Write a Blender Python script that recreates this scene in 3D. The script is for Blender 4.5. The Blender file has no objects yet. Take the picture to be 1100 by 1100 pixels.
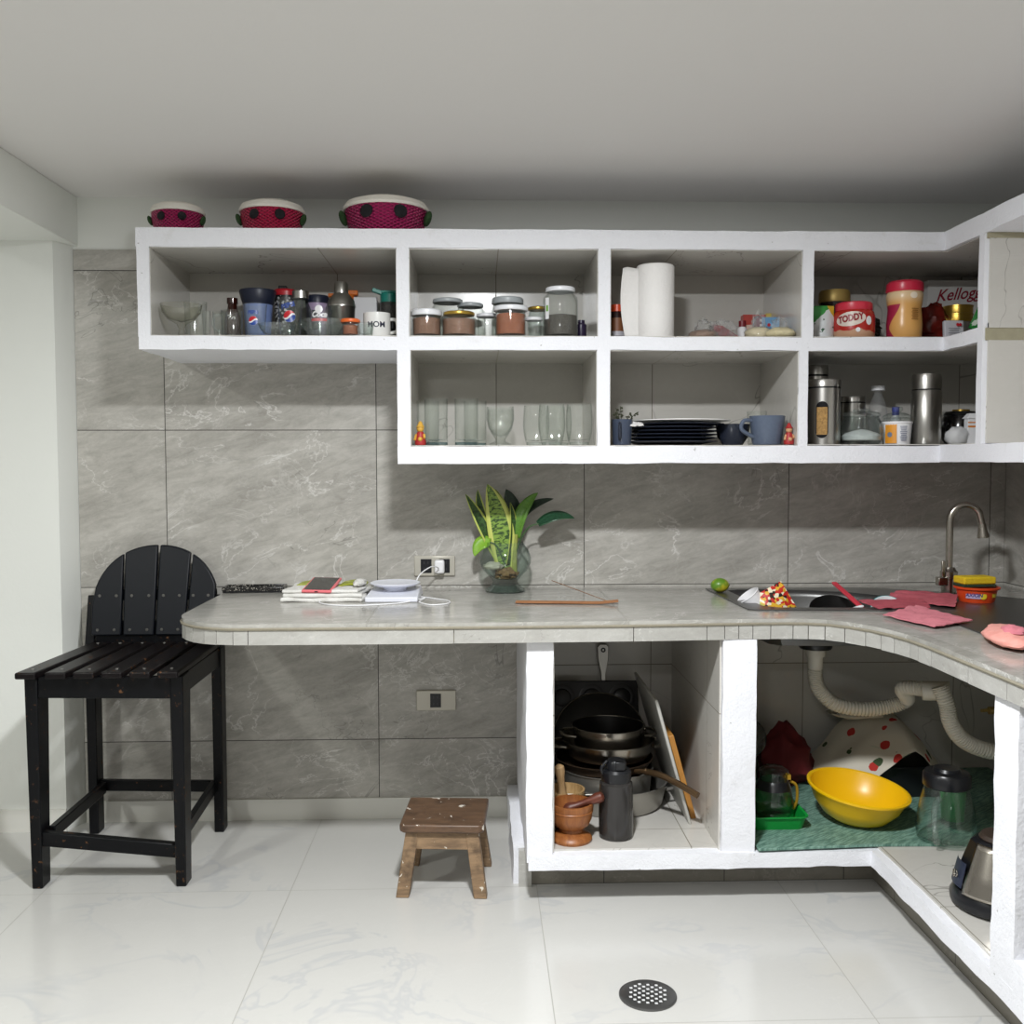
import bpy, bmesh, math, random
from mathutils import Vector, Matrix, noise
random.seed(7)
SC = bpy.context.scene
COL = SC.collection
PI = math.pi

# ---------------------------------------------------------------- camera, world, lights, exposure
cam_d = bpy.data.cameras.new('camera'); cam = bpy.data.objects.new('camera', cam_d); COL.objects.link(cam)
cam_d.sensor_width = 36.0; cam_d.sensor_fit = 'HORIZONTAL'; cam_d.lens = 36.0 * 1062.37 / 1100.0; cam_d.clip_start = 0.02
_p, _yaw, _roll = 0.0506, 0.0336, -0.0018
_f = Vector((math.sin(_yaw) * math.cos(_p), math.cos(_yaw) * math.cos(_p), -math.sin(_p)))
_r = Vector((math.cos(_yaw), -math.sin(_yaw), 0)); _u = _r.cross(_f)
_r2 = math.cos(_roll) * _r + math.sin(_roll) * _u; _u2 = -math.sin(_roll) * _r + math.cos(_roll) * _u
_m = Matrix((_r2, _u2, -_f)).transposed().to_4x4(); _m.translation = Vector((1.1918, -3.817, 1.389))
cam.matrix_world = _m
SC.camera = cam

world = bpy.data.worlds.new('world'); SC.world = world; world.use_nodes = True
_bg = world.node_tree.nodes['Background']; _bg.inputs[0].default_value = (1.0, 0.985, 0.93, 1); _bg.inputs[1].default_value = 0.19

def led_panel(name, loc, watts, size, color):
    d = bpy.data.lights.new(name, 'AREA'); d.shape = 'DISK'; d.size = size; d.energy = watts; d.color = color
    o = bpy.data.objects.new(name, d); COL.objects.link(o); o.location = loc; return o      # an area light looks straight down
led_panel('ceiling_panel_light', (1.22, -2.25, 2.372), 64, 0.20, (0.965, 0.985, 1.0))
led_panel('next_room_panel_light', (-1.05, -2.5, 2.372), 20, 0.22, (0.98, 1.0, 0.95))
led_panel('rear_fill_light', (0.5, -5.3, 2.372), 20, 0.22, (1.0, 0.99, 0.96))  # added fill behind the camera for shelf fronts, posts and wall, no known fitting

SC.view_settings.view_transform = 'Standard'; SC.view_settings.look = 'None'
SC.view_settings.exposure = 0.47; SC.view_settings.gamma = 1.0; SC.view_settings.use_curve_mapping = False
SC.cycles.max_bounces = 10; SC.cycles.transparent_max_bounces = 24; SC.cycles.diffuse_bounces = 5
SC.cycles.caustics_reflective = False; SC.cycles.caustics_refractive = False
SC.cycles.sample_clamp_indirect = 6.0

# ---------------------------------------------------------------- materials
def lin(c):
    if isinstance(c, str):
        c = [int(c[i:i + 2], 16) / 255 for i in (0, 2, 4)]
    return tuple(x / 12.92 if x <= 0.04045 else ((x + 0.055) / 1.055) ** 2.4 for x in c)

class NT:
    def __init__(s, name):
        s.m = bpy.data.materials.new(name); s.m.use_nodes = True; s.t = s.m.node_tree
        s.b = s.t.nodes['Principled BSDF']; s.out = s.t.nodes['Material Output']
    def n(s, typ, ins=None, **props):
        nd = s.t.nodes.new(typ)
        for k, v in props.items(): setattr(nd, k, v)
        for k, v in (ins or {}).items():
            s.set(nd.inputs[k], v)
        return nd
    def set(s, sock, v):
        if isinstance(v, bpy.types.NodeSocket): s.t.links.new(v, sock)
        else:
            if isinstance(v, tuple) and len(v) == 3 and sock.type == 'RGBA': v = v + (1,)
            sock.default_value = v
    def math(s, op, a, b=0.0, c=0.0):
        nd = s.n('ShaderNodeMath', {0: a, 1: b, 2: c}, operation=op); return nd.outputs[0]
    def mix(s, fac, a, b):
        nd = s.n('ShaderNodeMix', data_type='RGBA'); s.set(nd.inputs[0], fac); s.set(nd.inputs[6], a); s.set(nd.inputs[7], b); return nd.outputs[2]
    def mixf(s, fac, a, b):
        nd = s.n('ShaderNodeMix', data_type='FLOAT'); s.set(nd.inputs[0], fac); s.set(nd.inputs[2], a); s.set(nd.inputs[3], b); return nd.outputs[0]
    def step(s, x, a, b):
        nd = s.n('ShaderNodeMapRange', {0: x, 1: a, 2: b, 3: 0.0, 4: 1.0}, interpolation_type='SMOOTHSTEP'); return nd.outputs[0]
    def noise(s, vec, scale, detail=4, rough=0.55, dist=0.0):
        nd = s.n('ShaderNodeTexNoise', {'Scale': scale, 'Detail': detail, 'Roughness': rough, 'Distortion': dist})
        if vec is not None: s.set(nd.inputs['Vector'], vec)
        return nd.outputs[0]
    def comb(s, x, y, z=0.0):
        return s.n('ShaderNodeCombineXYZ', {0: x, 1: y, 2: z}).outputs[0]
    def pos(s): return s.n('ShaderNodeNewGeometry').outputs['Position']
    def obj(s): return s.n('ShaderNodeTexCoord').outputs['Object']
    def bump(s, h, strength=0.3, dist=0.01):
        nd = s.n('ShaderNodeBump', {'Strength': strength, 'Distance': dist, 'Height': h}); s.set(s.b.inputs['Normal'], nd.outputs[0])
    def p(s, **kw):
        names = dict(color='Base Color', rough='Roughness', metal='Metallic', spec='Specular IOR Level', coat='Coat Weight', sheen='Sheen Weight', trans='Transmission Weight', ior='IOR', sss='Subsurface Weight')
        for k, v in kw.items(): s.set(s.b.inputs[names[k]], v)
        return s

def plain(name, color, rough=0.5, metal=0.0, spec=0.5, bump=0.0, bscale=60, vary=0.0, coat=0.0):
    t = NT(name); c = lin(color)
    t.p(color=c, rough=rough, metal=metal, spec=spec, coat=coat)
    if vary or bump:
        f = t.noise(t.obj(), bscale, 4)
        if vary: t.p(color=t.mix(f, tuple(x * (1 - vary) for x in c), tuple(min(1, x * (1 + vary)) for x in c)))
        if bump: t.bump(f, bump, 0.004)
    return t.m

def thin_glass(name, tint='fcfdfc', edge='ccd1cf', gloss=1.0, body=0.010, bodycol='dfe6e4'):
    t = NT(name)
    lw = t.n('ShaderNodeLayerWeight', {'Blend': 0.5})
    tr = t.n('ShaderNodeBsdfTransparent', {0: t.mix(t.math('POWER', lw.outputs['Facing'], 4.0), lin(tint), lin(edge))})
    gl = t.n('ShaderNodeBsdfGlossy', {'Color': (1, 1, 1), 'Roughness': 0.03})
    fr = t.math('ADD', 0.04, t.math('MULTIPLY', t.math('POWER', lw.outputs['Facing'], 5.0), 0.6))
    mx = t.n('ShaderNodeMixShader', {0: t.math('MULTIPLY', fr, gloss), 1: tr.outputs[0], 2: gl.outputs[0]})
    df = t.n('ShaderNodeBsdfDiffuse', {0: lin(bodycol)})
    mx2 = t.n('ShaderNodeMixShader', {0: body, 1: mx.outputs[0], 2: df.outputs[0]})
    t.set(t.out.inputs[0], mx2.outputs[0])
    return t.m

def tile_coords(t, su, sv, ox, oy, oz):
    g = t.n('ShaderNodeNewGeometry')
    P = t.n('ShaderNodeSeparateXYZ', {0: g.outputs['Position']}).outputs
    N = t.n('ShaderNodeSeparateXYZ', {0: g.outputs['True Normal']}).outputs
    x = t.math('SUBTRACT', P[0], ox); y = t.math('SUBTRACT', P[1], oy); z = t.math('SUBTRACT', P[2], oz)
    ax = t.math('GREATER_THAN', t.math('ABSOLUTE', N[0]), 0.6); az = t.math('GREATER_THAN', t.math('ABSOLUTE', N[2]), 0.6)
    u = t.mixf(ax, x, y)
    v = t.mixf(az, z, y)
    return u, v

def tile_mat(name, su, sv, off, base, dark, vein, crack, vein_amt=0.7, crack_amt=0.5, rough=0.25, grout='4a4843', gw=0.0016, slant=(1.0, 2.2), seed=0.0, spec=0.5, vw=0.012, cw=0.006, scale=1.0, grout_amt=1.0, blotch=0.5, streak=0.5, cmask=(0.5, 0.62), vmask=(0.42, 0.62)):
    t = NT(name)
    u, v = tile_coords(t, su, sv, *off)
    fu = t.math('FLOOR', t.math('DIVIDE', u, su)); fv = t.math('FLOOR', t.math('DIVIDE', v, sv))
    wn = t.n('ShaderNodeTexWhiteNoise', {'Vector': t.comb(fu, fv, seed)}, noise_dimensions='3D').outputs['Value']
    lu = t.math('SUBTRACT', u, t.math('MULTIPLY', fu, su)); lv = t.math('SUBTRACT', v, t.math('MULTIPLY', fv, sv))
    eu = t.math('MINIMUM', lu, t.math('SUBTRACT', su, lu)); ev = t.math('MINIMUM', lv, t.math('SUBTRACT', sv, lv))
    edge = t.math('MINIMUM', eu, ev)
    gr = t.math('MULTIPLY', t.math('LESS_THAN', edge, gw), grout_amt)
    # rotated, stretched coordinates for the diagonal streaks of the print
    a = 0.28
    ru = t.math('ADD', t.math('MULTIPLY', u, math.cos(a)), t.math('MULTIPLY', v, math.sin(a)))
    rv = t.math('SUBTRACT', t.math('MULTIPLY', v, math.cos(a)), t.math('MULTIPLY', u, math.sin(a)))
    off3 = t.math('MULTIPLY', wn, 37.0)
    vec = t.comb(t.math('MULTIPLY', ru, slant[0]), t.math('MULTIPLY', rv, slant[1]), off3)
    vec2 = t.comb(u, v, t.math('ADD', off3, 11.0))
    big = t.noise(vec, 3.0 * scale, 6, 0.6, 0.4)
    fine = t.noise(vec, 13.0 * scale, 10, 0.78, 0.5)
    grain = t.noise(vec2, 110.0 * scale, 3, 0.7)
    f = t.math('ADD', t.math('MULTIPLY', t.math('SUBTRACT', big, 0.5), blotch * 2.2), t.math('MULTIPLY', t.math('SUBTRACT', fine, 0.5), streak * 2.0))
    f = t.math('ADD', t.math('ADD', f, t.math('MULTIPLY', t.math('SUBTRACT', grain, 0.5), 0.35)), 0.5)
    col = t.mix(t.n('ShaderNodeClamp', {0: f}).outputs[0], lin(dark), lin(base))
    vec3 = t.comb(t.math('MULTIPLY', ru, 1.0), t.math('MULTIPLY', rv, 1.5), t.math('ADD', off3, 5.0))
    n1 = t.noise(vec3, 4.2 * scale, 6, 0.6, 0.7)
    msk = t.step(t.noise(vec2, 4.0 * scale, 2), *vmask)
    v1 = t.math('SUBTRACT', 1.0, t.step(t.math('ABSOLUTE', t.math('SUBTRACT', n1, 0.5)), 0.0, vw))
    v1 = t.math('MULTIPLY', t.math('MULTIPLY', v1, msk), vein_amt)
    n2 = t.noise(vec2, 6.5 * scale, 5, 0.6, 0.9)
    v2 = t.math('SUBTRACT', 1.0, t.step(t.math('ABSOLUTE', t.math('SUBTRACT', n2, 0.47)), 0.0, vw * 0.8))
    v2 = t.math('MULTIPLY', t.math('MULTIPLY', v2, t.step(t.noise(vec2, 3.0 * scale, 2), 0.52, 0.7)), vein_amt)
    col = t.mix(t.math('MAXIMUM', v1, v2), col, lin(vein))
    n3 = t.noise(t.comb(t.math('MULTIPLY', u, 1.0), t.math('MULTIPLY', v, 1.0), t.math('ADD', off3, 23.0)), 3.2 * scale, 4, 0.6, 1.2)
    v3 = t.math('SUBTRACT', 1.0, t.step(t.math('ABSOLUTE', t.math('SUBTRACT', n3, 0.52)), 0.0, cw))
    v3 = t.math('MULTIPLY', t.math('MULTIPLY', v3, t.step(t.noise(vec2, 2.2 * scale, 2), *cmask)), crack_amt)
    col = t.mix(v3, col, lin(crack))
    col = t.mix(gr, col, lin(grout))
    t.p(color=col, rough=t.mixf(gr, t.math('ADD', rough, t.math('MULTIPLY', fine, 0.12)), 0.8), spec=spec)
    h = t.math('SUBTRACT', t.math('MULTIPLY', fine, 0.25), t.math('MULTIPLY', gr, 0.8))
    t.bump(h, 0.12, 0.003)
    return t.m

def wood(name, c1, c2, c3=None, ring=9.0, axis=0, rough=0.55, spots=None, stretch=9.0):
    t = NT(name); o = t.obj(); s = t.n('ShaderNodeSeparateXYZ', {0: o}).outputs
    q = [s[0], s[1], s[2]]; q[axis] = t.math('MULTIPLY', q[axis], 1.0 / stretch)
    vec = t.comb(*q)
    n1 = t.noise(vec, ring * 4, 6, 0.6, 1.2); n2 = t.noise(vec, ring * 22, 4, 0.7)
    f = t.math('ADD', t.math('MULTIPLY', n1, 0.65), t.math('MULTIPLY', n2, 0.35))
    col = t.mix(t.step(f, 0.32, 0.66), lin(c1), lin(c2))
    if c3:
        col = t.mix(t.math('MULTIPLY', t.step(t.noise(o, 14.0, 5, 0.65), 0.52, 0.72), 0.75), col, lin(c3))
    if spots:
        col = t.mix(t.step(t.noise(o, spots[1], 4, 0.6, 0.5), spots[2], spots[2] + 0.03), col, lin(spots[0]))
    t.p(color=col, rough=rough); t.bump(f, 0.25, 0.002)
    return t.m

def plaster(name, c, dirt=None, amt=0.35, bump=0.35, scale=1.0, rough=0.75):
    t = NT(name); g = t.pos()
    n1 = t.noise(g, 28 * scale, 6, 0.65); n2 = t.noise(g, 130 * scale, 3, 0.6)
    col = lin(c)
    if dirt:
        n3 = t.noise(g, 9 * scale, 6, 0.7, 0.6)
        col = t.mix(t.math('MULTIPLY', t.step(n3, 0.56, 0.8), amt), col, lin(dirt))
        n4 = t.noise(g, 46 * scale, 3, 0.6)
        col = t.mix(t.math('MULTIPLY', t.step(n4, 0.715, 0.735), amt * 1.6), col, lin('6f6a5d'))
    t.p(color=col, rough=rough)
    t.bump(t.math('ADD', n1, t.math('MULTIPLY', n2, 0.5)), bump, 0.006)
    return t.m

M = {}
M['wall_tile'] = tile_mat('grey_wall_tile', 0.8, 0.6, (0.0, 0.0, -0.288), 'c4c1ba', '98958e', 'dcdad6', '5a5852', 0.7, 0.5, 0.28, slant=(0.8, 2.7), blotch=0.7, streak=1.1, vw=0.014, scale=0.85)
M['shelf_tile'] = tile_mat('pale_veined_tile', 0.6, 0.6, (0.06, -0.012, 1.2), 'cfccc6', 'bfbcb5', 'd8d6d0', '7d7a73', 0.2, 0.65, 0.16, grout='7d786c', gw=0.0016, cw=0.0045, seed=6.0, blotch=0.35, streak=0.3, cmask=(0.45, 0.56), scale=0.5)
M['floor_tile'] = tile_mat('white_floor_tile', 0.8, 0.8, (0.577, -0.6475, 0.0), 'c8c7c3', 'c0bfbb', 'cecdca', 'b3b4b6', 0.2, 0.55, 0.12, grout='a19f99', gw=0.0013, cw=0.035, seed=2.0, cmask=(0.46, 0.6), scale=0.7, blotch=0.2, streak=0.2)
M['counter_tile'] = tile_mat('counter_tile', 0.8, 0.9, (0.05, -0.89, 0.2), 'b5b3ad', '8d8b84', 'd0cec9', '66645d', 0.6, 0.45, 0.09, grout='8c8a82', gw=0.0012, slant=(1.0, 2.2), seed=9.0, blotch=0.8, streak=1.0)
M['edge_tile'] = tile_mat('counter_edge_tile', 0.8, 0.6, (0.05, -0.89, 0.2), 'bbbab5', '96948e', 'd2d1cd', '6f6d66', 0.5, 0.4, 0.2, gw=0.0, seed=3.0, scale=1.6)
M['plinth_tile'] = tile_mat('plinth_tile', 0.4, 0.3, (0.0, 0.0, 0.0), '8f8a7f', '6e6a60', 'a29e94', '4b4944', 0.4, 0.4, 0.4, seed=5.0)
M['white_paint'] = plaster('white_painted_concrete', 'e9eaef', 'b9b6ad', 0.3, 0.5)
M['wall_white'] = plaster('white_wall_paint', 'e9ebe6', None, 0.25, 0.12, 0.6)
M['ceiling_white'] = plaster('ceiling_paint', 'e6e4e2', None, 0.2, 0.1, 0.6)
M['baseboard'] = plain('baseboard_tile', 'd8d7d0', 0.3)
M['grout'] = plain('counter_grout', '857f6f', 0.85, bump=0.4, bscale=90, vary=0.2)
M['steel'] = plain('brushed_steel', 'b9b7b2', 0.28, 1.0)
M['sink_steel'] = plain('sink_steel', '6d6d6c', 0.33, 0.85, bump=0.04, bscale=200)
M['nickel'] = plain('brushed_nickel', 'b0aaa0', 0.25, 1.0)
M['dark_metal'] = plain('dark_nonstick', '2b2a2a', 0.3, 0.6)
M['aluminium'] = plain('dull_aluminium', 'a9a69f', 0.42, 0.8, bump=0.1, bscale=40)
M['gold'] = plain('gold_lid', 'c5a24c', 0.3, 0.85)
M['black'] = plain('black_plastic', '15161a', 0.3)
M['navy'] = plain('navy_plastic', '20263a', 0.4)
M['white_pl'] = plain('white_plastic', 'ececee', 0.35)
M['white_cer'] = plain('white_ceramic', 'efefec', 0.15)
M['grey_lid'] = plain('grey_lid', 'b7bdc0', 0.35)
M['red'] = plain('red_plastic', 'c4212f', 0.35)
M['glass'] = thin_glass('clear_glass')
M['glass_thick'] = thin_glass('thick_glass', 'f8fbfa', 'b4beba', 1.2, 0.035)
M['plastic_clear'] = thin_glass('clear_plastic_film', 'fcfcfc', 'e4e6e7', 0.8, 0.10, 'eef0f0')
M['plastic_grey'] = thin_glass('grey_translucent_plastic', 'bcbcba', '55565a', 1.0, 0.12, '8b8b8a')

# ---------------------------------------------------------------- mesh builder
class B:
    def __init__(s): s.v = []; s.f = []
    def add(s, vs, fs, mat=None):
        k = len(s.v)
        s.v += [tuple(mat @ Vector(p)) if mat is not None else tuple(p) for p in vs]
        s.f += [tuple(i + k for i in f) for f in fs]; return s
    def box(s, x0, x1, y0, y1, z0, z1, mat=None):
        vs = [(x, y, z) for z in (z0, z1) for y in (y0, y1) for x in (x0, x1)]
        return s.add(vs, [(0, 2, 3, 1), (4, 5, 7, 6), (0, 1, 5, 4), (2, 6, 7, 3), (0, 4, 6, 2), (1, 3, 7, 5)], mat)
    def cbox(s, c, d, mat=None):
        return s.box(c[0] - d[0] / 2, c[0] + d[0] / 2, c[1] - d[1] / 2, c[1] + d[1] / 2, c[2] - d[2] / 2, c[2] + d[2] / 2, mat)
    def hexa(s, p): return s.add(p, [(0, 2, 3, 1), (4, 5, 7, 6), (0, 1, 5, 4), (2, 6, 7, 3), (0, 4, 6, 2), (1, 3, 7, 5)])
    def bar(s, a, b, w, h, w2=None, h2=None, up=(0, 0, 1)):
        a = Vector(a); b = Vector(b); d = (b - a).normalized(); u = Vector(up)
        if abs(d.dot(u)) > 0.98: u = Vector((0, 1, 0))
        x = d.cross(u).normalized(); y = x.cross(d).normalized(); w2 = w if w2 is None else w2; h2 = h if h2 is None else h2
        p = []
        for q, W, H in ((a, w, h), (b, w2, h2)):
            p += [q - x * W / 2 - y * H / 2, q + x * W / 2 - y * H / 2, q - x * W / 2 + y * H / 2, q + x * W / 2 + y * H / 2]
        return s.hexa(p)
    def rbox(s, x0, x1, y0, y1, z0, z1, st=0.03, amp=0.003, skip='', fq=9.0):
        nx = max(1, round((x1 - x0) / st)); ny = max(1, round((y1 - y0) / st)); nz = max(1, round((z1 - z0) / st))
        idx = {}; vs = []; fs = []
        def V(i, j, k):
            if (i, j, k) not in idx:
                q = Vector((x0 + (x1 - x0) * i / nx, y0 + (y1 - y0) * j / ny, z0 + (z1 - z0) * k / nz))
                n = noise.noise_vector(q * fq) + noise.noise_vector(q * fq * 3.3) * 0.5
                idx[(i, j, k)] = len(vs); vs.append(q + n * amp)
            return idx[(i, j, k)]
        for i in range(nx):
            for j in range(ny):
                fs.append((V(i, j, 0), V(i, j + 1, 0), V(i + 1, j + 1, 0), V(i + 1, j, 0)))
                fs.append((V(i, j, nz), V(i + 1, j, nz), V(i + 1, j + 1, nz), V(i, j + 1, nz)))
        for i in range(nx):
            for k in range(nz):
                fs.append((V(i, 0, k), V(i + 1, 0, k), V(i + 1, 0, k + 1), V(i, 0, k + 1)))
                fs.append((V(i, ny, k), V(i, ny, k + 1), V(i + 1, ny, k + 1), V(i + 1, ny, k)))
        for j in range(ny):
            for k in range(nz):
                fs.append((V(0, j, k), V(0, j, k + 1), V(0, j + 1, k + 1), V(0, j + 1, k)))
                fs.append((V(nx, j, k), V(nx, j + 1, k), V(nx, j + 1, k + 1), V(nx, j, k + 1)))
        return s.add(vs, fs)
    def lathe(s, prof, seg=28, c=(0, 0, 0), mat=None, sx=1.0, sy=1.0, wob=None):
        vs = []; rows = []
        for r, z in prof:
            if r <= 1e-6: rows.append([len(vs)]); vs.append((c[0], c[1], c[2] + z))
            else:
                row = []
                for k in range(seg):
                    a = 2 * PI * k / seg; rr = r * (wob(a, z) if wob else 1.0)
                    row.append(len(vs)); vs.append((c[0] + rr * sx * math.cos(a), c[1] + rr * sy * math.sin(a), c[2] + z))
                rows.append(row)
        fs = []
        for A, Bq in zip(rows, rows[1:]):
            for k in range(seg):
                k2 = (k + 1) % seg
                if len(A) == 1 and len(Bq) == 1: break
                if len(A) == 1: fs.append((A[0], Bq[k2], Bq[k]))
                elif len(Bq) == 1: fs.append((A[k], A[k2], Bq[0]))
                else: fs.append((A[k], A[k2], Bq[k2], Bq[k]))
        return s.add(vs, fs, mat)
    def tube(s, pts, r, seg=10, caps=True, closed=False):
        pts = [Vector(p) for p in pts]; n = len(pts); rs = r if isinstance(r, (list, tuple)) else [r] * n
        vs = []; fs = []; prev = None
        for i, p in enumerate(pts):
            if closed: d = pts[(i + 1) % n] - pts[i - 1]
            else: d = pts[min(i + 1, n - 1)] - pts[max(i - 1, 0)]
            d.normalize()
            if prev is None:
                x = d.orthogonal().normalized()
            else:
                x = (prev - d * prev.dot(d)).normalized()
            prev = x; y = d.cross(x)
            for k in range(seg):
                a = 2 * PI * k / seg; vs.append(p + (x * math.cos(a) + y * math.sin(a)) * rs[i])
        m = n if closed else n - 1
        for i in range(m):
            for k in range(seg):
                a = i * seg; b = ((i + 1) % n) * seg; k2 = (k + 1) % seg
                fs.append((a + k, a + k2, b + k2, b + k))
        if caps and not closed:
            fs.append(tuple(range(seg))[::-1]); fs.append(tuple(range((n - 1) * seg, n * seg)))
        return s.add(vs, fs)
    def prism(s, outline, z0, z1, mat=None):
        n = len(outline); vs = [(x, y, z0) for x, y in outline] + [(x, y, z1) for x, y in outline]
        fs = [tuple(range(n))[::-1], tuple(range(n, 2 * n))] + [(i, (i + 1) % n, n + (i + 1) % n, n + i) for i in range(n)]
        return s.add(vs, fs, mat)
    def ball(s, c, r, seg=20, mat=None, sq=1.0):
        rx, ry, rz = (r, r, r) if not isinstance(r, (tuple, list)) else r
        prof = []
        for i in range(seg // 2 + 1):
            a = -PI / 2 + PI * i / (seg // 2); prof.append((max(0.0, math.cos(a)) if 0 < i < seg // 2 else 0.0, math.sin(a)))
        b = B().lathe(prof, seg); vs = [(c[0] + x * rx, c[1] + y * ry, c[2] + z * rz) for x, y, z in b.v]
        return s.add(vs, b.f, mat)
    def lump(s, c, r, amp=0.25, fq=2.2, seg=24, seed=0.0, flat=True):
        b = B().ball((0, 0, 0), 1.0, seg); vs = []
        for p in b.v:
            q = Vector(p); d = 1 + amp * noise.noise(q * fq + Vector((seed, seed * 1.7, -seed))) + amp * 0.4 * noise.noise(q * fq * 2.7 + Vector((seed, 3, 1)))
            z = q.z * d
            if flat: z = max(z, -0.75)
            vs.append((c[0] + q.x * d * r[0], c[1] + q.y * d * r[1], c[2] + z * r[2]))
        return s.add(vs, b.f)
    def sheet(s, fn, nu, nv, th=0.0):
        # fn(u, v) -> point; optional thickness straight down
        vs = [fn(i / nu, j / nv) for j in range(nv + 1) for i in range(nu + 1)]
        fs = [(j * (nu + 1) + i, j * (nu + 1) + i + 1, (j + 1) * (nu + 1) + i + 1, (j + 1) * (nu + 1) + i) for j in range(nv) for i in range(nu)]
        if th:
            n = len(vs); vs2 = [(p[0], p[1], p[2] - th) for p in vs]
            f2 = [tuple(n + q for q in f[::-1]) for f in fs]
            W = nu + 1; rim = [i for i in range(W)] + [j * W + nu for j in range(1, nv + 1)] + [nv * W + i for i in range(nu - 1, -1, -1)] + [j * W for j in range(nv - 1, 0, -1)]
            f3 = [(rim[k], n + rim[k], n + rim[(k + 1) % len(rim)], rim[(k + 1) % len(rim)]) for k in range(len(rim))]
            return s.add(list(vs) + vs2, fs + f2 + f3)
        return s.add(vs, fs)
    def map(s, fn): s.v = [tuple(fn(Vector(p))) for p in s.v]; return s
    def mesh(s, name, smooth=35):
        me = bpy.data.meshes.new(name); me.from_pydata(s.v, [], s.f); me.update()
        bm = bmesh.new(); bm.from_mesh(me); bmesh.ops.recalc_face_normals(bm, faces=bm.faces); bm.to_mesh(me); bm.free()
        if smooth:
            me.polygons.foreach_set('use_smooth', [True] * len(me.polygons)); me.set_sharp_from_angle(angle=math.radians(smooth))
        return me
    def obj(s, name, mat, parent=None, bevel=0.0, smooth=35, loc=None, rot=None, seg=2):
        me = s.mesh(name, smooth); o = bpy.data.objects.new(name, me); COL.objects.link(o)
        me.materials.append(M[mat] if isinstance(mat, str) else mat)
        if parent is not None: o.parent = parent
        if loc is not None: o.location = loc
        if rot is not None: o.rotation_euler = rot
        if bevel:
            md = o.modifiers.new('bevel', 'BEVEL'); md.width = bevel; md.segments = seg; md.limit_method = 'ANGLE'; md.angle_limit = math.radians(40)
        return o

def tag(o, label, cat, group=None):
    o['label'] = label; o['category'] = cat
    if group: o['group'] = group
    return o
def thing(name, label, cat, loc=(0, 0, 0), rz=0.0, group=None, rot=None):
    o = bpy.data.objects.new(name, None); COL.objects.link(o); o.empty_display_size = 0.05
    o.location = loc; o.rotation_euler = rot if rot else (0, 0, rz)
    return tag(o, label, cat, group)
def structure(name, b, mat, label=None, **kw):
    o = b.obj(name, mat, **kw); o['kind'] = 'structure'
    if label: o['label'] = label
    return o
def dup(root, loc, label, rz=None):
    r = root.copy(); COL.objects.link(r); r.location = loc; r['label'] = label
    if rz is not None: r.rotation_euler = (0, 0, rz)
    for ch in root.children:
        c = ch.copy(); COL.objects.link(c); c.parent = r
        for g in ch.children:
            d = g.copy(); COL.objects.link(d); d.parent = c
    return r

def text_b(s, size, shear=0.0, bold=0.0, width=1.0):
    cu = bpy.data.curves.new('lettering', 'FONT'); cu.body = s; cu.size = size; cu.shear = shear; cu.offset = bold
    cu.align_x = 'CENTER'; cu.align_y = 'CENTER'; cu.resolution_u = 3
    o = bpy.data.objects.new('lettering', cu); COL.objects.link(o)
    dg = bpy.context.evaluated_depsgraph_get(); dg.update()
    me = bpy.data.meshes.new_from_object(o.evaluated_get(dg))
    b = B(); b.add([(v.co.x * width, v.co.y, 0) for v in me.vertices], [tuple(p.vertices) for p in me.polygons])
    bpy.data.objects.remove(o); bpy.data.curves.remove(cu); bpy.data.meshes.remove(me)
    return b
def on_cyl(b, r, z, ang=0.0, tilt=0.0):
    # wrap flat artwork (x right, y up) onto the front (-Y side) of an upright cylinder of radius r
    ct, st = math.cos(tilt), math.sin(tilt)
    def fn(p):
        x = p.x * ct - p.y * st; y = p.x * st + p.y * ct
        a = x / r + ang; rr = r + p.z
        return (rr * math.sin(a), -rr * math.cos(a), z + y)
    return b.map(fn)
def on_front(b, y, x=0.0, z=0.0):
    return b.map(lambda p: (x + p.x, y - p.z, z + p.y))
def flat_disc(r, n=24, a0=0.0, a1=2 * PI, z=0.0, c=(0, 0), rings=4):
    b = B(); vs = [(c[0], c[1], z)]; fs = []
    full = abs(a1 - a0 - 2 * PI) < 1e-6; m = n if full else n + 1
    for q in range(1, rings + 1):
        for k in range(m):
            a = a0 + (a1 - a0) * k / n; vs.append((c[0] + r * q / rings * math.cos(a), c[1] + r * q / rings * math.sin(a), z))
    for q in range(rings):
        for k in range(n):
            k2 = (k + 1) % m
            if q == 0: fs.append((0, 1 + k, 1 + k2))
            else:
                A = 1 + (q - 1) * m; C = 1 + q * m; fs.append((A + k, C + k, C + k2, A + k2))
    return b.add(vs, fs)
def flat_rect(w, h, nx=8, ny=2, z=0.0, c=(0, 0)):
    return B().sheet(lambda u, v: (c[0] + (u - 0.5) * w, c[1] + (v - 0.5) * h, z), nx, ny)
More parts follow.
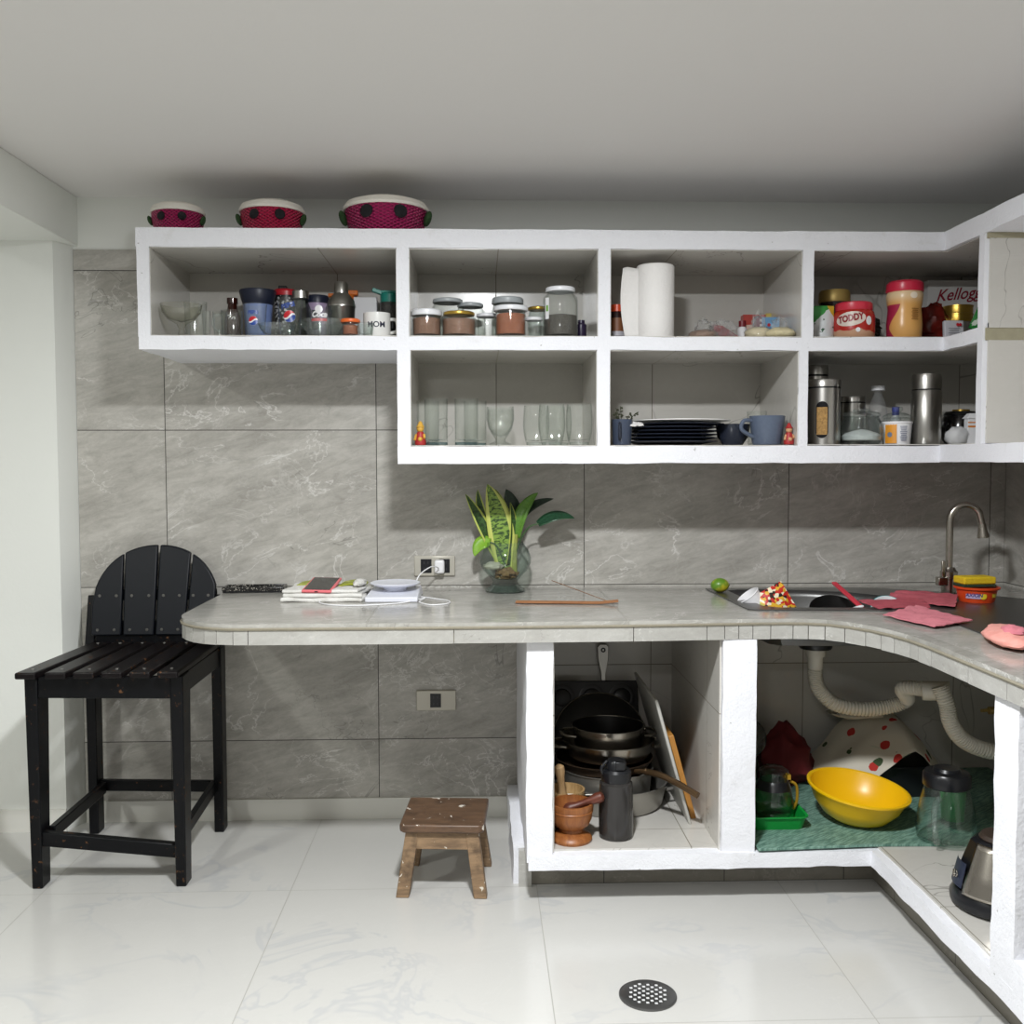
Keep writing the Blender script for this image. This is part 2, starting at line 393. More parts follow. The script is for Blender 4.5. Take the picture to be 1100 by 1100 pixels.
# ---------------------------------------------------------------- the room
Zc = 2.385
structure('floor', B().box(-2.2, 3.4, -6.6, 0.1, -0.1, 0.0), 'floor_tile', 'white marbled floor tiles')
structure('ceiling', B().box(-2.2, 3.4, -6.6, 0.1, Zc, Zc + 0.1), 'ceiling_white', 'plain white plaster ceiling')
structure('wall_back', B().box(-0.33, 3.26, 0.0, 0.1, 0.0, 2.19), 'wall_tile', 'grey veined tile wall behind the counter')
structure('wall_back_upper', B().box(-0.36, 3.4, 0.004, 0.1, 2.19, Zc), 'wall_white', 'white plaster strip above the tiles')
structure('wall_right', B().box(3.26, 3.4, -6.6, 0.1, 0.0, 2.19), 'wall_tile', 'grey tiled wall on the right')
structure('wall_right_upper', B().box(3.264, 3.4, -6.6, 0.1, 2.19, Zc), 'wall_white')
b = B(); b.prism([(-2.2, -0.09), (-0.368, -0.09), (-0.330, 0.004), (-0.330, 0.1), (-2.2, 0.1)], 0.0, Zc)
structure('wall_left', b, 'wall_white', 'white painted wall end beside the bar stool')
structure('trim_beam', B().box(-0.66, -0.312, -6.6, 0.1, 2.203, Zc), 'wall_white', 'white ceiling beam over the left opening', bevel=0.004)
structure('baseboard_back', B().box(-0.325, 1.32, -0.010, 0.0, 0.0, 0.082), 'baseboard')
b = B(); b.box(-2.2, -0.366, -0.100, -0.090, 0.0, 0.085)
structure('baseboard_left', b, 'baseboard')

# ---------------------------------------------------------------- masonry wall shelf
YF = -0.47
shelf = thing('wall_shelf', 'white painted open masonry shelf with pale tile linings, running into the right corner', 'shelf', (0, 0, 0))
b = B()
b.rbox(0.062, 2.775, YF, 0.0, 2.102, 2.165, 0.03, 0.0025)          # top slab
b.rbox(2.775, 3.26, -1.75, 0.0, 2.102, 2.165, 0.03, 0.0025)
b.obj('top_slab', 'white_paint', shelf)
b = B()
b.rbox(0.066, 2.775, YF, 0.0, 1.765, 1.810, 0.03, 0.0025)          # middle slab
b.rbox(2.775, 3.26, -0.739, 0.0, 1.765, 1.810, 0.03, 0.0025)
b.obj('middle_slab', 'white_paint', shelf)
b = B()
b.rbox(0.919, 2.775, YF, 0.0, 1.384, 1.442, 0.03, 0.0025)          # bottom slab
b.rbox(2.775, 3.26, -1.75, 0.0, 1.386, 1.444, 0.03, 0.0025)
b.obj('bottom_slab', 'white_paint', shelf)
for x0, x1, z0, z1 in ((0.064, 0.104, 1.81, 2.102), (0.920, 0.961, 1.81, 2.102), (0.920, 0.963, 1.442, 1.765), (1.596, 1.637, 1.81, 2.102), (1.593, 1.636, 1.442, 1.765), (2.290, 2.328, 1.81, 2.102), (2.281, 2.313, 1.442, 1.765)):
    b = B(); b.rbox(x0, x1, YF, 0.0, z0 - 0.004, z1 + 0.004, 0.028, 0.002); b.obj('divider', 'white_paint', shelf)
b = B(); b.rbox(2.775, 3.26, -0.739, -0.705, 1.444, 1.768, 0.03, 0.002); b.rbox(2.775, 3.26, -0.739, -0.705, 1.806, 2.104, 0.03, 0.002); b.obj('divider', 'white_paint', shelf)
t_ = 0.0025
def lining(x0, x1, z0, z1, y0=YF + 0.006, y1=0.0, right=True):
    b = B()
    b.box(x0, x1, y1 - 0.014, y1 - 0.008, z0, z1)
    b.box(x0, x0 + t_, y0, y1 - 0.014, z0, z1)
    if right: b.box(x1 - t_, x1, y0, y1 - 0.014, z0, z1)
    b.box(x0, x1, y0, y1 - 0.014, z1 - t_, z1)
    b.box(x0, x1, y0, y1 - 0.014, z0 - 0.002, z0 + 0.001)
    b.obj('tile_lining', 'shelf_tile', shelf)
lining(0.104, 0.920, 1.812, 2.102)
lining(0.961, 1.596, 1.812, 2.102); lining(0.963, 1.593, 1.444, 1.765)
lining(1.637, 2.290, 1.812, 2.102); lining(1.636, 2.281, 1.444, 1.765)
for z0, z1, xl in ((1.812, 2.102, 2.328), (1.446, 1.765, 2.313)):
    b = B()
    b.box(xl, 3.25, -0.014, -0.008, z0, z1); b.box(xl, xl + t_, YF + 0.006, -0.014, z0, z1)
    b.box(3.244, 3.252, -0.704, -0.014, z0, z1); b.box(2.79, 3.25, -0.705, -0.699, z0, z1)
    b.box(xl, 3.25, YF + 0.006, -0.014, z1 - t_, z1); b.box(2.79, 3.25, -0.70, YF + 0.006, z1 - t_, z1)
    b.box(xl, 3.25, YF + 0.006, -0.014, z0 - 0.002, z0 + 0.001); b.box(2.79, 3.25, -0.70, YF + 0.006, z0 - 0.002, z0 + 0.001)
    b.obj('tile_lining', 'shelf_tile', shelf)
b = B(); b.box(2.79, 3.252, -0.746, -0.740, 1.446, 1.768); b.box(2.79, 3.252, -0.746, -0.740, 1.806, 2.084)
b.box(3.246, 3.252, -1.7, -0.746, 1.446, 2.1)
b.box(2.79, 3.252, -0.750, -0.740, 1.806, 1.822)
b.obj('tile_lining', 'shelf_tile', shelf)
M['mortar'] = plain('bare_mortar', 'a09a82', 0.9, bump=0.5, bscale=40, vary=0.15)
for z0, z1 in ((1.768, 1.806), (2.084, 2.102)):
    b = B(); b.box(2.782, 3.252, -0.747, -0.739, z0, z1); b.obj('mortar_strip', 'mortar', shelf)

# ---------------------------------------------------------------- counter
ZT = 0.902
def arc(cx, cy, r, a0, a1, n=10): return [(cx + r * math.cos(math.radians(a0 + (a1 - a0) * i / n)), cy + r * math.sin(math.radians(a0 + (a1 - a0) * i / n))) for i in range(n + 1)]
front = [(0.238, -0.02), (0.238, -0.3)] + arc(0.238 + 0.235, -0.835 + 0.235, 0.235, 180, 270, 12) + [(0.9, -0.835), (1.4, -0.83), (1.72, -0.82), (1.95, -0.805), (2.06, -0.80), (2.14, -0.80), (2.205, -0.806), (2.262, -0.828), (2.31, -0.875), (2.35, -0.94), (2.38, -1.02), (2.398, -1.11), (2.405, -1.22), (2.405, -1.4), (2.405, -1.8)]
outline = front + [(3.26, -1.8), (3.26, -0.0), (0.238, 0.0)]
bowl = [(2.12, -0.16), (2.125, -0.40), (2.14, -0.56), (2.18, -0.60), (2.40, -0.615), (2.56, -0.60), (2.66, -0.52), (2.68, -0.42), (2.64, -0.32), (2.55, -0.22), (2.42, -0.155), (2.25, -0.13), (2.16, -0.135)]
def holed_plate(outer, hole, z0, z1):
    bm = bmesh.new(); eds = []
    for loop in (outer, hole):
        vs = [bm.verts.new((x, y, z1)) for x, y in loop]
        eds += [bm.edges.new((vs[i], vs[(i + 1) % len(vs)])) for i in range(len(vs))]
    bmesh.ops.triangle_fill(bm, use_beauty=True, use_dissolve=False, edges=eds)
    top = list(bm.faces)
    r = bmesh.ops.extrude_face_region(bm, geom=top)
    for v in [g for g in r['geom'] if isinstance(g, bmesh.types.BMVert)]: v.co.z = z0
    bm.verts.ensure_lookup_table()
    b = B(); b.add([v.co[:] for v in bm.verts], [[v.index for v in f.verts] for f in bm.faces]) if bm.verts.index_update() is None else None
    bm.free(); return b
def inset(loop, d):
    out = []
    n = len(loop)
    for i in range(n):
        p0 = Vector(loop[i - 1]); p1 = Vector(loop[i]); p2 = Vector(loop[(i + 1) % n])
        d1 = (p1 - p0).normalized(); d2 = (p2 - p1).normalized(); nn = Vector((-d1.y - d2.y, d1.x + d2.x)).normalized()
        c = max(0.5, nn.dot(Vector((-d1.y, d1.x)))); out.append(tuple(p1 + nn * d / c))
    return out
counter = thing('countertop', 'grey stone-tiled L-shaped countertop with rounded left end and small edge tiles', 'countertop')
hole = inset(bowl[::-1], -0.012)[::-1] if False else bowl
holed_plate(outline, hole, 0.884, ZT).obj('top_slab', 'counter_tile', counter, bevel=0.0)
core = [(x, y) for x, y in outline]
holed_plate(inset(outline, 0.010), hole, 0.840, 0.8845).obj('grout_core', 'grout', counter)
# the edge tiles: small pieces round the bends, long pieces on the straights
def along(loop, s):
    for a, c in zip(loop, loop[1:]):
        L = math.dist(a, c)
        if s <= L: return (a[0] + (c[0] - a[0]) * s / L, a[1] + (c[1] - a[1]) * s / L)
        s -= L
    return loop[-1]
total = sum(math.dist(a, c) for a, c in zip(front, front[1:]))
cuts = [0.0, 0.28, 0.52]; s = 0.52
while s < 0.95: s += random.uniform(0.045, 0.062); cuts.append(s)
cuts += [s + 0.62, s + 1.17, s + 1.40]; s += 1.40
s0 = sum(math.dist(a, c) for a, c in zip(front[:20], front[1:20]))
while s < s0 + 0.62: s += random.uniform(0.042, 0.075); cuts.append(s)
while s < total: s += random.uniform(0.16, 0.3); cuts.append(min(s, total))
b = B()
for a, c in zip(cuts, cuts[1:]):
    k = max(1, int((c - a) / 0.05)); zz = 0.8385 + random.uniform(-0.001, 0.001)
    for j in range(k):
        p = along(front, a + 0.0012 * (j == 0) + (c - a) * j / k); q = along(front, a + (c - a) * (j + 1) / k - 0.0012 * (j == k - 1))
        d = Vector((q[0] - p[0], q[1] - p[1]));
        if d.length < 1e-5: continue
        d.normalize(); n = Vector((-d.y, d.x)) * 0.012
        vs = [(x, y, z) for z in (zz, 0.8855) for x, y in (p, q, (p[0] + n.x, p[1] + n.y), (q[0] + n.x, q[1] + n.y))]
        b.add(vs, [(0, 2, 3, 1), (4, 5, 7, 6), (0, 1, 5, 4), (2, 6, 7, 3), (0, 4, 6, 2), (1, 3, 7, 5)])
e = b.obj('edge_tile_band', 'edge_tile', counter, smooth=0); e['label'] = 'pale grey edge tiles'
b = B(); b.tube([(x, y, 0.886) for x, y in inset(outline, -0.0)[:len(front)]], 0.005, 6); b.obj('grout_strip', 'grout', counter)

# ---------------------------------------------------------------- base cabinets under the counter
base = thing('base_cabinet', 'white painted masonry base cabinet, open fronted, under the counter', 'cabinet')
YB = -0.80; ZS = 0.166
b = B(); b.rbox(1.337, 1.418, YB, -0.005, 0.140, 0.838, 0.03, 0.0035); b.obj('post', 'white_paint', base)
b = B(); b.rbox(1.300, 1.345, -0.62, -0.016, 0.0, 0.13, 0.03, 0.006); b.obj('foot', 'white_paint', base)
b = B(); b.rbox(1.318, 1.36, -0.650, -0.60, 0.0, 0.118, 0.02, 0.002); b.obj('plinth_end', 'edge_tile', base)
b = B(); b.rbox(1.948, 2.053, YB, -0.005, 0.150, 0.838, 0.03, 0.0035); b.obj('post', 'white_paint', base)
b = B(); b.rbox(2.42, 2.56, -1.632, -1.530, 0.150, 0.838, 0.03, 0.0035); b.obj('post', 'white_paint', base)
b = B(); b.rbox(1.342, 2.42, YB - 0.008, -0.006, 0.118, ZS, 0.028, 0.004); b.rbox(2.42, 3.253, -1.8, -0.006, 0.118, ZS, 0.03, 0.004); b.obj('bottom_slab', 'white_paint', base)
b = B(); b.box(1.345, 2.50, -0.632, -0.60, 0.0, 0.118); b.box(2.50, 2.53, -1.8, -0.60, 0.0, 0.118); b.obj('plinth', 'plinth_tile', base)
b = B()
b.box(1.418, 1.948, -0.016, -0.008, ZS, 0.84); b.box(1.418, 1.424, YB + 0.02, -0.016, ZS, 0.84); b.box(1.942, 1.948, YB + 0.02, -0.016, ZS, 0.84)
b.box(1.418, 1.948, YB + 0.03, -0.016, ZS - 0.002, ZS + 0.006); b.obj('tile_lining', 'shelf_tile', base)
b = B()
b.box(2.053, 3.252, -0.016, -0.008, ZS, 0.84); b.box(2.053, 2.059, YB + 0.02, -0.016, ZS, 0.84); b.box(3.246, 3.252, -1.53, -0.016, ZS, 0.84)
b.box(2.053, 3.25, YB + 0.03, -0.016, ZS - 0.002, ZS + 0.002); b.box(2.45, 3.25, -1.8, YB + 0.03, ZS - 0.002, ZS + 0.006); b.obj('tile_lining', 'shelf_tile', base)
M['panel_tile'] = tile_mat('grey_panel_tile', 0.6, 0.35, (0.0, -1.2, -0.111), '6d6b67', '5e5c58', '7a7874', '46443f', 0.3, 0.3, 0.35, seed=8.0)
b = B(); b.box(2.452, 2.47, -1.80, -1.632, 0.235, 0.838); b.obj('side_panel', 'panel_tile', base)
b = B(); b.rbox(2.42, 2.56, -1.8, -1.632, 0.16, 0.24, 0.03, 0.003); b.obj('ledge', 'white_paint', base)
# ---------------------------------------------------------------- black slatted bar stool
def black_paint(name, c, wear):
    t = NT(name); o = t.pos()
    n = t.noise(o, 55, 5, 0.65); z = t.n('ShaderNodeSeparateXYZ', {0: o}).outputs[2]
    chip = t.math('MULTIPLY', t.step(n, wear, wear + 0.04), t.step(t.noise(o, 9, 3), 0.42, 0.6))
    t.p(color=t.mix(chip, lin(c), lin('6b4a30')), rough=t.mixf(chip, 0.36, 0.8), spec=0.22); t.bump(t.noise(o, 160, 3), 0.12, 0.002); return t.m
M['stool_black'] = black_paint('worn_black_paint', '090a0d', 0.62)
M['stool_seat'] = black_paint('worn_black_seat', '100c0d', 0.62)
M['stool_back'] = plain('black_blue_paint', '0b0f16', 0.42, spec=0.25, bump=0.05)
M['screw'] = plain('screw_head', '8d8c88', 0.35, 0.9)
SX, SY = -0.02, -0.35
bs = thing('bar_stool', 'tall black slatted wooden bar stool with a fan-shaped back at the end of the counter', 'stool', (SX, SY, 0))
def L(x, y, z): return (x - SX, y - SY, z)
for x, y in ((-0.252, -0.575), (0.212, -0.575)):
    b = B(); b.hexa([L(x - 0.017, y - 0.032, 0), L(x + 0.017, y - 0.032, 0), L(x - 0.017, y + 0.032, 0), L(x + 0.017, y + 0.032, 0)] +
                    [L(x - 0.021, y - 0.042, 0.70), L(x + 0.021, y - 0.042, 0.70), L(x - 0.021, y + 0.046, 0.70), L(x + 0.021, y + 0.046, 0.70)])
    b.obj('leg', 'stool_black', bs, bevel=0.004)
for x in (-0.252, 0.212):
    b = B(); y = -0.10
    b.hexa([L(x - 0.018, y - 0.03, 0), L(x + 0.018, y - 0.03, 0), L(x - 0.018, y + 0.03, 0), L(x + 0.018, y + 0.03, 0)] +
           [L(x - 0.018, y - 0.035, 0.70), L(x + 0.018, y - 0.035, 0.70), L(x - 0.018, y + 0.035, 0.70), L(x + 0.018, y + 0.035, 0.70)])
    b.hexa([L(x - 0.018, y - 0.035, 0.70), L(x + 0.018, y - 0.035, 0.70), L(x - 0.018, y + 0.035, 0.70), L(x + 0.018, y + 0.035, 0.70)] +
           [L(x - 0.018, y + 0.01, 0.895), L(x + 0.018, y + 0.01, 0.895), L(x - 0.018, y + 0.055, 0.885), L(x + 0.018, y + 0.055, 0.885)])
    b.obj('leg', 'stool_black', bs, bevel=0.004)
b = B(); b.bar(L(-0.232, -0.60, 0.666), L(0.194, -0.60, 0.66), 0.022, 0.072); b.obj('apron', 'stool_black', bs, bevel=0.003)
for x in (-0.252, 0.212):
    b = B(); b.bar(L(x, -0.55, 0.664), L(x, -0.12, 0.664), 0.022, 0.07); b.obj('apron', 'stool_black', bs, bevel=0.003)
for x, dz in ((-0.22, 0.005), (0.19, -0.03)):
    b = B(); b.bar(L(x, -0.56, 0.165 + dz), L(x + 0.004, -0.12, 0.175), 0.022, 0.042); b.obj('stretcher', 'stool_black', bs, bevel=0.003)
b = B(); b.bar(L(-0.24, -0.10, 0.178), L(0.2, -0.10, 0.168), 0.022, 0.042); b.obj('stretcher', 'stool_black', bs, bevel=0.003)
b = B(); b.bar(L(-0.24, -0.585, 0.162), L(0.204, -0.56, 0.104), 0.03, 0.046); b.obj('stretcher', 'stool_black', bs, bevel=0.003)
for i in range(6):
    x0 = -0.284 + i * 0.0885; w = 0.074; xb = -0.242 + i * 0.080; wb = 0.070
    if i == 0: x0 -= 0.006; w += 0.0
    z0, z1 = 0.70, 0.722
    b = B()
    p = [L(x0 + 0.004, -0.655, z0), L(x0 + w - 0.004, -0.655, z0), L(xb, -0.125, z0 + 0.004), L(xb + wb, -0.125, z0 + 0.004)]
    b.hexa(p + [(q[0], q[1], q[2] + 0.022) for q in p])
    sl = b.obj('seat_slat', 'stool_seat', bs, bevel=0.006, seg=3)
    q = B()
    for yy in (-0.605, -0.16): 
        f = (yy + 0.655) / 0.53; xx = (x0 + w / 2) * (1 - f) + (xb + wb / 2) * f
        q.lathe([(0, 0.0), (0.006, 0.0), (0.0055, 0.0022), (0, 0.003)], 10, L(xx, yy, 0.7222 + 0.004 * f))
    q.obj('screw', 'screw', sl)
# the fan back: four boards whose tops make one arch
def backpt(x, z, dy=0.0):
    f = (z - 0.75) / 0.32; return L(x, -0.150 + 0.075 * f + dy, z)
cx0, zc, rr = -0.012, 0.865, 0.215
bounds = [(-0.240, -0.243, -0.131, -0.139), (-0.123, -0.133, -0.011, -0.0135), (-0.005, -0.0045, 0.100, 0.110), (0.106, 0.118, 0.205, 0.208)]
for (a0, a1, c0, c1) in bounds:       # left edge bottom/top, right edge bottom/top
    def lx(z): f = (z - 0.752) / 0.3; return a0 + (a1 - a0) * f
    def rx(z): f = (z - 0.752) / 0.3; return c0 + (c1 - c0) * f
    n = 12; top = []
    for i in range(n + 1):
        x = a1 + (c1 - a1) * i / n
        u = max(-1, min(1, (x - cx0) / (rr + 0.016))); z = zc + (rr) * math.sqrt(max(0.0, 1 - abs(u) ** 2.15))
        top.append((x, z))
    pts = [(a0, 0.752)] + [(c0, 0.752)] + top[::-1]
    b = B(); nn = len(pts)
    vs = [backpt(x, z) for x, z in pts] + [backpt(x, z, 0.02) for x, z in pts]
    b.add(vs, [tuple(range(nn)), tuple(range(nn, 2 * nn))[::-1]] + [(i, nn + i, nn + (i + 1) % nn, (i + 1) % nn) for i in range(nn)])
    sl = b.obj('back_slat', 'stool_back', bs, bevel=0.005, seg=3)
    q = B()
    for z in (0.772, 0.895):
        for f in (0.22, 0.78):
            x = a0 + (c0 - a0) * f; p = backpt(x, z, -0.0005)
            q.lathe([(0, 0.0), (0.006, 0.0), (0.005, 0.002), (0, 0.0028)], 10, mat=Matrix.Translation(p) @ Matrix.Rotation(PI / 2, 4, 'X'))
    q.obj('screw', 'screw', sl)
b = B(); b.bar(backpt(-0.235, 0.772, 0.034), backpt(0.20, 0.772, 0.034), 0.024, 0.06); b.bar(backpt(-0.24, 0.895, 0.034), backpt(0.205, 0.895, 0.034), 0.024, 0.04)
b.bar(backpt(-0.225, 0.735, 0.028), backpt(0.195, 0.735, 0.028), 0.024, 0.036); b.obj('back_rail', 'stool_black', bs, bevel=0.002)

# ---------------------------------------------------------------- small wooden stool
M['stool_wood'] = wood('paint_specked_wood', '69543f', '94795b', '4a3a2a', 7.0, 0, 0.6, ('d2cabb', 34.0, 0.645), 5.0)
M['stool_top'] = wood('dark_worn_wood', '4b382a', '6b513c', '3b2b20', 6.0, 0, 0.42, ('ddd6ca', 30.0, 0.645), 5.0)
ss = thing('step_stool', 'low square brown wooden stool flecked with white paint on the floor', 'stool', (1.078, -0.585, 0), math.radians(-4))
b = B(); o_ = [(-0.136, -0.118), (-0.122, -0.132), (0.122, -0.132), (0.136, -0.118), (0.136, 0.132), (-0.136, 0.132)]
b.prism(o_, 0.206, 0.234); b.obj('seat', 'stool_top', ss, bevel=0.007, seg=3)
for sx in (-1, 1):
    for sy in (-1, 1):
        x0, y0, x1, y1 = sx * 0.125, sy * 0.125, sx * 0.096, sy * 0.096
        w, d = 0.021, 0.018
        b = B(); b.hexa([(x0 - w, y0 - d, 0), (x0 + w, y0 - d, 0), (x0 - w, y0 + d, 0), (x0 + w, y0 + d, 0), (x1 - w, y1 - d, 0.206), (x1 + w, y1 - d, 0.206), (x1 - w, y1 + d, 0.206), (x1 + w, y1 + d, 0.206)])
        o = b.obj('leg', 'stool_wood', ss, bevel=0.003)
for sy in (-1, 1):
    b = B(); b.hexa([(-0.095, sy * 0.110 - 0.009, 0.150), (0.095, sy * 0.110 - 0.009, 0.150), (-0.095, sy * 0.110 + 0.009, 0.150), (0.095, sy * 0.110 + 0.009, 0.150), (-0.085, sy * 0.103 - 0.009, 0.203), (0.085, sy * 0.103 - 0.009, 0.203), (-0.085, sy * 0.103 + 0.009, 0.203), (0.085, sy * 0.103 + 0.009, 0.203)])
    b.obj('apron', 'stool_wood', ss, bevel=0.002)
for sx in (-1, 1):
    b = B(); b.box(sx * 0.103 - 0.008, sx * 0.103 + 0.008, -0.085, 0.085, 0.152, 0.204); b.obj('apron', 'stool_wood', ss, bevel=0.002)

# ---------------------------------------------------------------- floor drain
fd = thing('floor_drain', 'round steel floor drain grate set in the white floor tiles', 'drain', (1.627, -1.323, 0))
B().lathe([(0, 0.0005), (0.075, 0.0005), (0.075, 0.004), (0.071, 0.006), (0.0, 0.0062)], 40).obj('grate', 'sink_steel', fd)
M['drain_hole'] = plain('worn_bright_hole', 'cfd0d0', 0.4)
b = B()
for i in range(-3, 4):
    for j in range(-3, 4):
        x, y = i * 0.0155 + (j % 2) * 0.0, j * 0.0155
        if x * x + y * y < 0.053 ** 2:
            a = math.radians(35); b.cbox((x * math.cos(a) - y * math.sin(a), x * math.sin(a) + y * math.cos(a), 0.0062), (0.0075, 0.0075, 0.0012), None)
b.obj('hole_pattern', 'drain_hole', fd)

# ---------------------------------------------------------------- sockets on the wall
M['plate'] = plain('champagne_socket_plate', 'c4c0b4', 0.35, 0.35)
def socket_plate(x0, x1, z0, z1, label, two, group):
    t = thing('socket_plate', label, 'socket', ((x0 + x1) / 2, 0.0, (z0 + z1) / 2))
    w, h = (x1 - x0) / 2, (z1 - z0) / 2
    b = B(); b.box(-w, w, -0.009, 0, -h, h); b.obj('plate', 'plate', t, bevel=0.004)
    for cx in two:
        b = B(); b.box(cx - 0.021, cx + 0.021, -0.0105, -0.008, -0.027, 0.027); r = b.obj('receptacle', 'black', t, bevel=0.001)
        q = B()
        for zz in (-0.013, 0.013):
            q.box(cx - 0.009, cx - 0.006, -0.0112, -0.010, zz - 0.005, zz + 0.005); q.box(cx + 0.006, cx + 0.009, -0.0112, -0.010, zz - 0.005, zz + 0.005)
        q.obj('slot', plain('socket_slot', '3a3a3c', 0.6), r)
    return t
socket_plate(0.942, 1.100, 0.949, 1.028, 'steel double wall socket above the counter with a white charger plugged in', (-0.033, 0.037), None)
socket_plate(0.946, 1.101, 0.423, 0.504, 'cream single wall socket low on the tiles under the counter', (-0.002,), None)

# charger, cable and phone
ch = thing('charger', 'white phone charger plug in the double wall socket', 'charger', (1.0405, -0.0112, 0.988))
b = B(); b.cbox((0, -0.019, 0), (0.038, 0.036, 0.052)); b.obj('body', 'white_pl', ch, bevel=0.008, seg=3)
b = B(); b.box(-0.008, -0.004, 0.0, 0.0004, -0.012, 0.012); b.box(0.004, 0.008, 0.0, 0.0004, -0.012, 0.012); b.obj('prong', 'steel', ch)
def bez(ps, n=10):
    out = []; P = [Vector(p) for p in ps]
    for i in range(len(P) - 1):
        a, b_, c, d = P[max(i - 1, 0)], P[i], P[i + 1], P[min(i + 2, len(P) - 1)]
        for k in range(n):
            t = k / n; out.append(0.5 * ((2 * b_) + (c - a) * t + (2 * a - 5 * b_ + 4 * c - d) * t * t + (3 * b_ - a - 3 * c + d) * t ** 3))
    return out + [P[-1]]
cab = thing('charging_cable', 'thin white charging cable looping from the wall plug across the counter to the phone', 'cable', (1.04, -0.05, ZT))
b = B(); C = [(1.037, -0.048, 0.976), (1.035, -0.075, 0.990), (1.01, -0.13, 0.997), (0.972, -0.18, 0.972), (0.957, -0.21, 0.93), (0.965, -0.245, 0.907), (1.02, -0.30, 0.9045), (1.082, -0.37, 0.9045), (1.085, -0.44, 0.9045), (1.03, -0.47, 0.9045), (0.985, -0.40, 0.9045), (1.0, -0.33, 0.908), (0.98, -0.345, 0.9065), (0.92, -0.42, 0.9045), (0.80, -0.47, 0.9045), (0.70, -0.46, 0.9045), (0.645, -0.41, 0.9045), (0.640, -0.375, 0.908)]
b.tube([(p[0] - 1.04, p[1] + 0.05, p[2] - ZT) for p in bez(C)], 0.0023, 8); b.obj('cable_cord', 'white_pl', cab)
b = B(); b.cbox((0.639 - 1.04, -0.366 + 0.05, 0.0085), (0.014, 0.024, 0.008)); b.obj('connector', 'white_pl', cab, bevel=0.002)

# ---------------------------------------------------------------- things on the counter, left to right
M['glitter'] = NT('glittering_black').m
t = NT('glitter_black'); o = t.obj(); n = t.n('ShaderNodeTexVoronoi', {'Vector': o, 'Scale': 420.0})
t.p(color=t.mix(t.math('GREATER_THAN', t.n('ShaderNodeSeparateColor', {0: n.outputs['Color']}).outputs[0], 0.93), lin('232221'), lin('bdb7ac')), rough=0.25); M['glitter'] = t.m
tr = thing('pencil_tray', 'flat dark glittery tray at the left end of the counter against the wall', 'tray', (0.345, -0.065, ZT), math.radians(3))
b = B(); b.box(-0.112, 0.112, -0.045, 0.045, 0, 0.009); b.obj('base', 'black', tr, bevel=0.003)
b = B(); b.box(-0.112, 0.112, -0.047, -0.040, 0.006, 0.022); b.box(-0.112, 0.112, 0.040, 0.047, 0.006, 0.022); b.box(-0.114, -0.106, -0.047, 0.047, 0.006, 0.022); b.box(0.106, 0.114, -0.047, 0.047, 0.006, 0.022); b.obj('rim', 'glitter', tr, bevel=0.003)

def terry(name, c, c2):
    t = NT(name); o = t.obj(); n = t.noise(o, 260, 3, 0.7); t.p(color=t.mix(t.step(t.noise(o, 30, 4), 0.4, 0.7), lin(c), lin(c2)), rough=0.95); t.bump(n, 0.8, 0.004); return t.m
M['towel_white'] = terry('white_towel', 'e9e8e4', 'd9d7d1'); M['towel_lime'] = terry('lime_towel_edge', '9aa238', 'c6c98a')
tw = thing('folded_towel', 'white folded kitchen towel with a lime stripe under the pink phone', 'towel', (0.645, -0.25, ZT), math.radians(-2))
def fold(w, d, z, th, ph):
    return lambda u, v: ((u - 0.5) * w + 0.006 * math.sin(7 * v + ph), (v - 0.5) * d + 0.005 * math.sin(9 * u + ph), z + th + 0.003 * noise.noise(Vector((u * 4, v * 4, ph))))
for k, (w, d, z, th) in enumerate(((0.285, 0.25, 0.0, 0.015), (0.28, 0.24, 0.0152, 0.014), (0.265, 0.22, 0.0295, 0.012))):
    b = B(); b.sheet(fold(w, d, z, th, k * 2.1), 22, 14, th); b.obj('fold', 'towel_white', tw, smooth=60, bevel=0.005)
b = B(); b.sheet(lambda u, v: (-0.115 + 0.09 * u, 0.02 + 0.10 * v, 0.043 + 0.006 * math.sin(u * PI)), 10, 6, 0.006); b.sheet(lambda u, v: (0.04 + 0.09 * u, 0.0 + 0.12 * v, 0.043 + 0.008 * math.sin(u * PI)), 10, 6, 0.006)
b.obj('stripe', 'towel_lime', tw)['label'] = 'lime green towel stripe'
b = B(); b.lump((0.118, 0.0, 0.054), (0.022, 0.06, 0.013), 0.3, 2.5, 18, 2.0); b.obj('bunched_corner', 'towel_white', tw)
ph = thing('smartphone', 'dark-screened phone in a pink case charging on the folded towel', 'phone', (0.632, -0.285, 0.947), math.radians(-4), rot=(math.radians(9), math.radians(1), math.radians(-5)))
b = B(); b.cbox((0, 0, 0.005), (0.105, 0.17, 0.010)); b.obj('case', plain('pink_phone_case', 'e5747b', 0.45), ph, bevel=0.004, seg=3)
b = B(); b.cbox((0, 0, 0.0102), (0.092, 0.155, 0.0012)); b.obj('screen', plain('phone_screen', '24221f', 0.08), ph)
b = B(); b.cbox((0, -0.0853, 0.005), (0.012, 0.0012, 0.004)); b.obj('port', 'black', ph)
M['scale_white'] = plain('scale_pale_plastic', 'dfe1ea', 0.35)
sc = thing('kitchen_scale', 'pale lilac-white kitchen scale with round weighing plate', 'scale', (0.890, -0.275, ZT))
b = B(); b.hexa([(-0.095, -0.115, 0.0), (0.088, -0.115, 0.0), (-0.09, 0.115, 0.0), (0.095, 0.115, 0.0), (-0.095, -0.115, 0.018), (0.088, -0.115, 0.018), (-0.085, 0.105, 0.034), (0.088, 0.105, 0.034)]); b.obj('body', 'scale_white', sc, bevel=0.004)
b = B(); b.cbox((-0.045, -0.085, 0.0225), (0.075, 0.028, 0.002)); b.obj('display', plain('scale_display', '3d4048', 0.2), sc, rot=(math.radians(3.5), 0, 0))
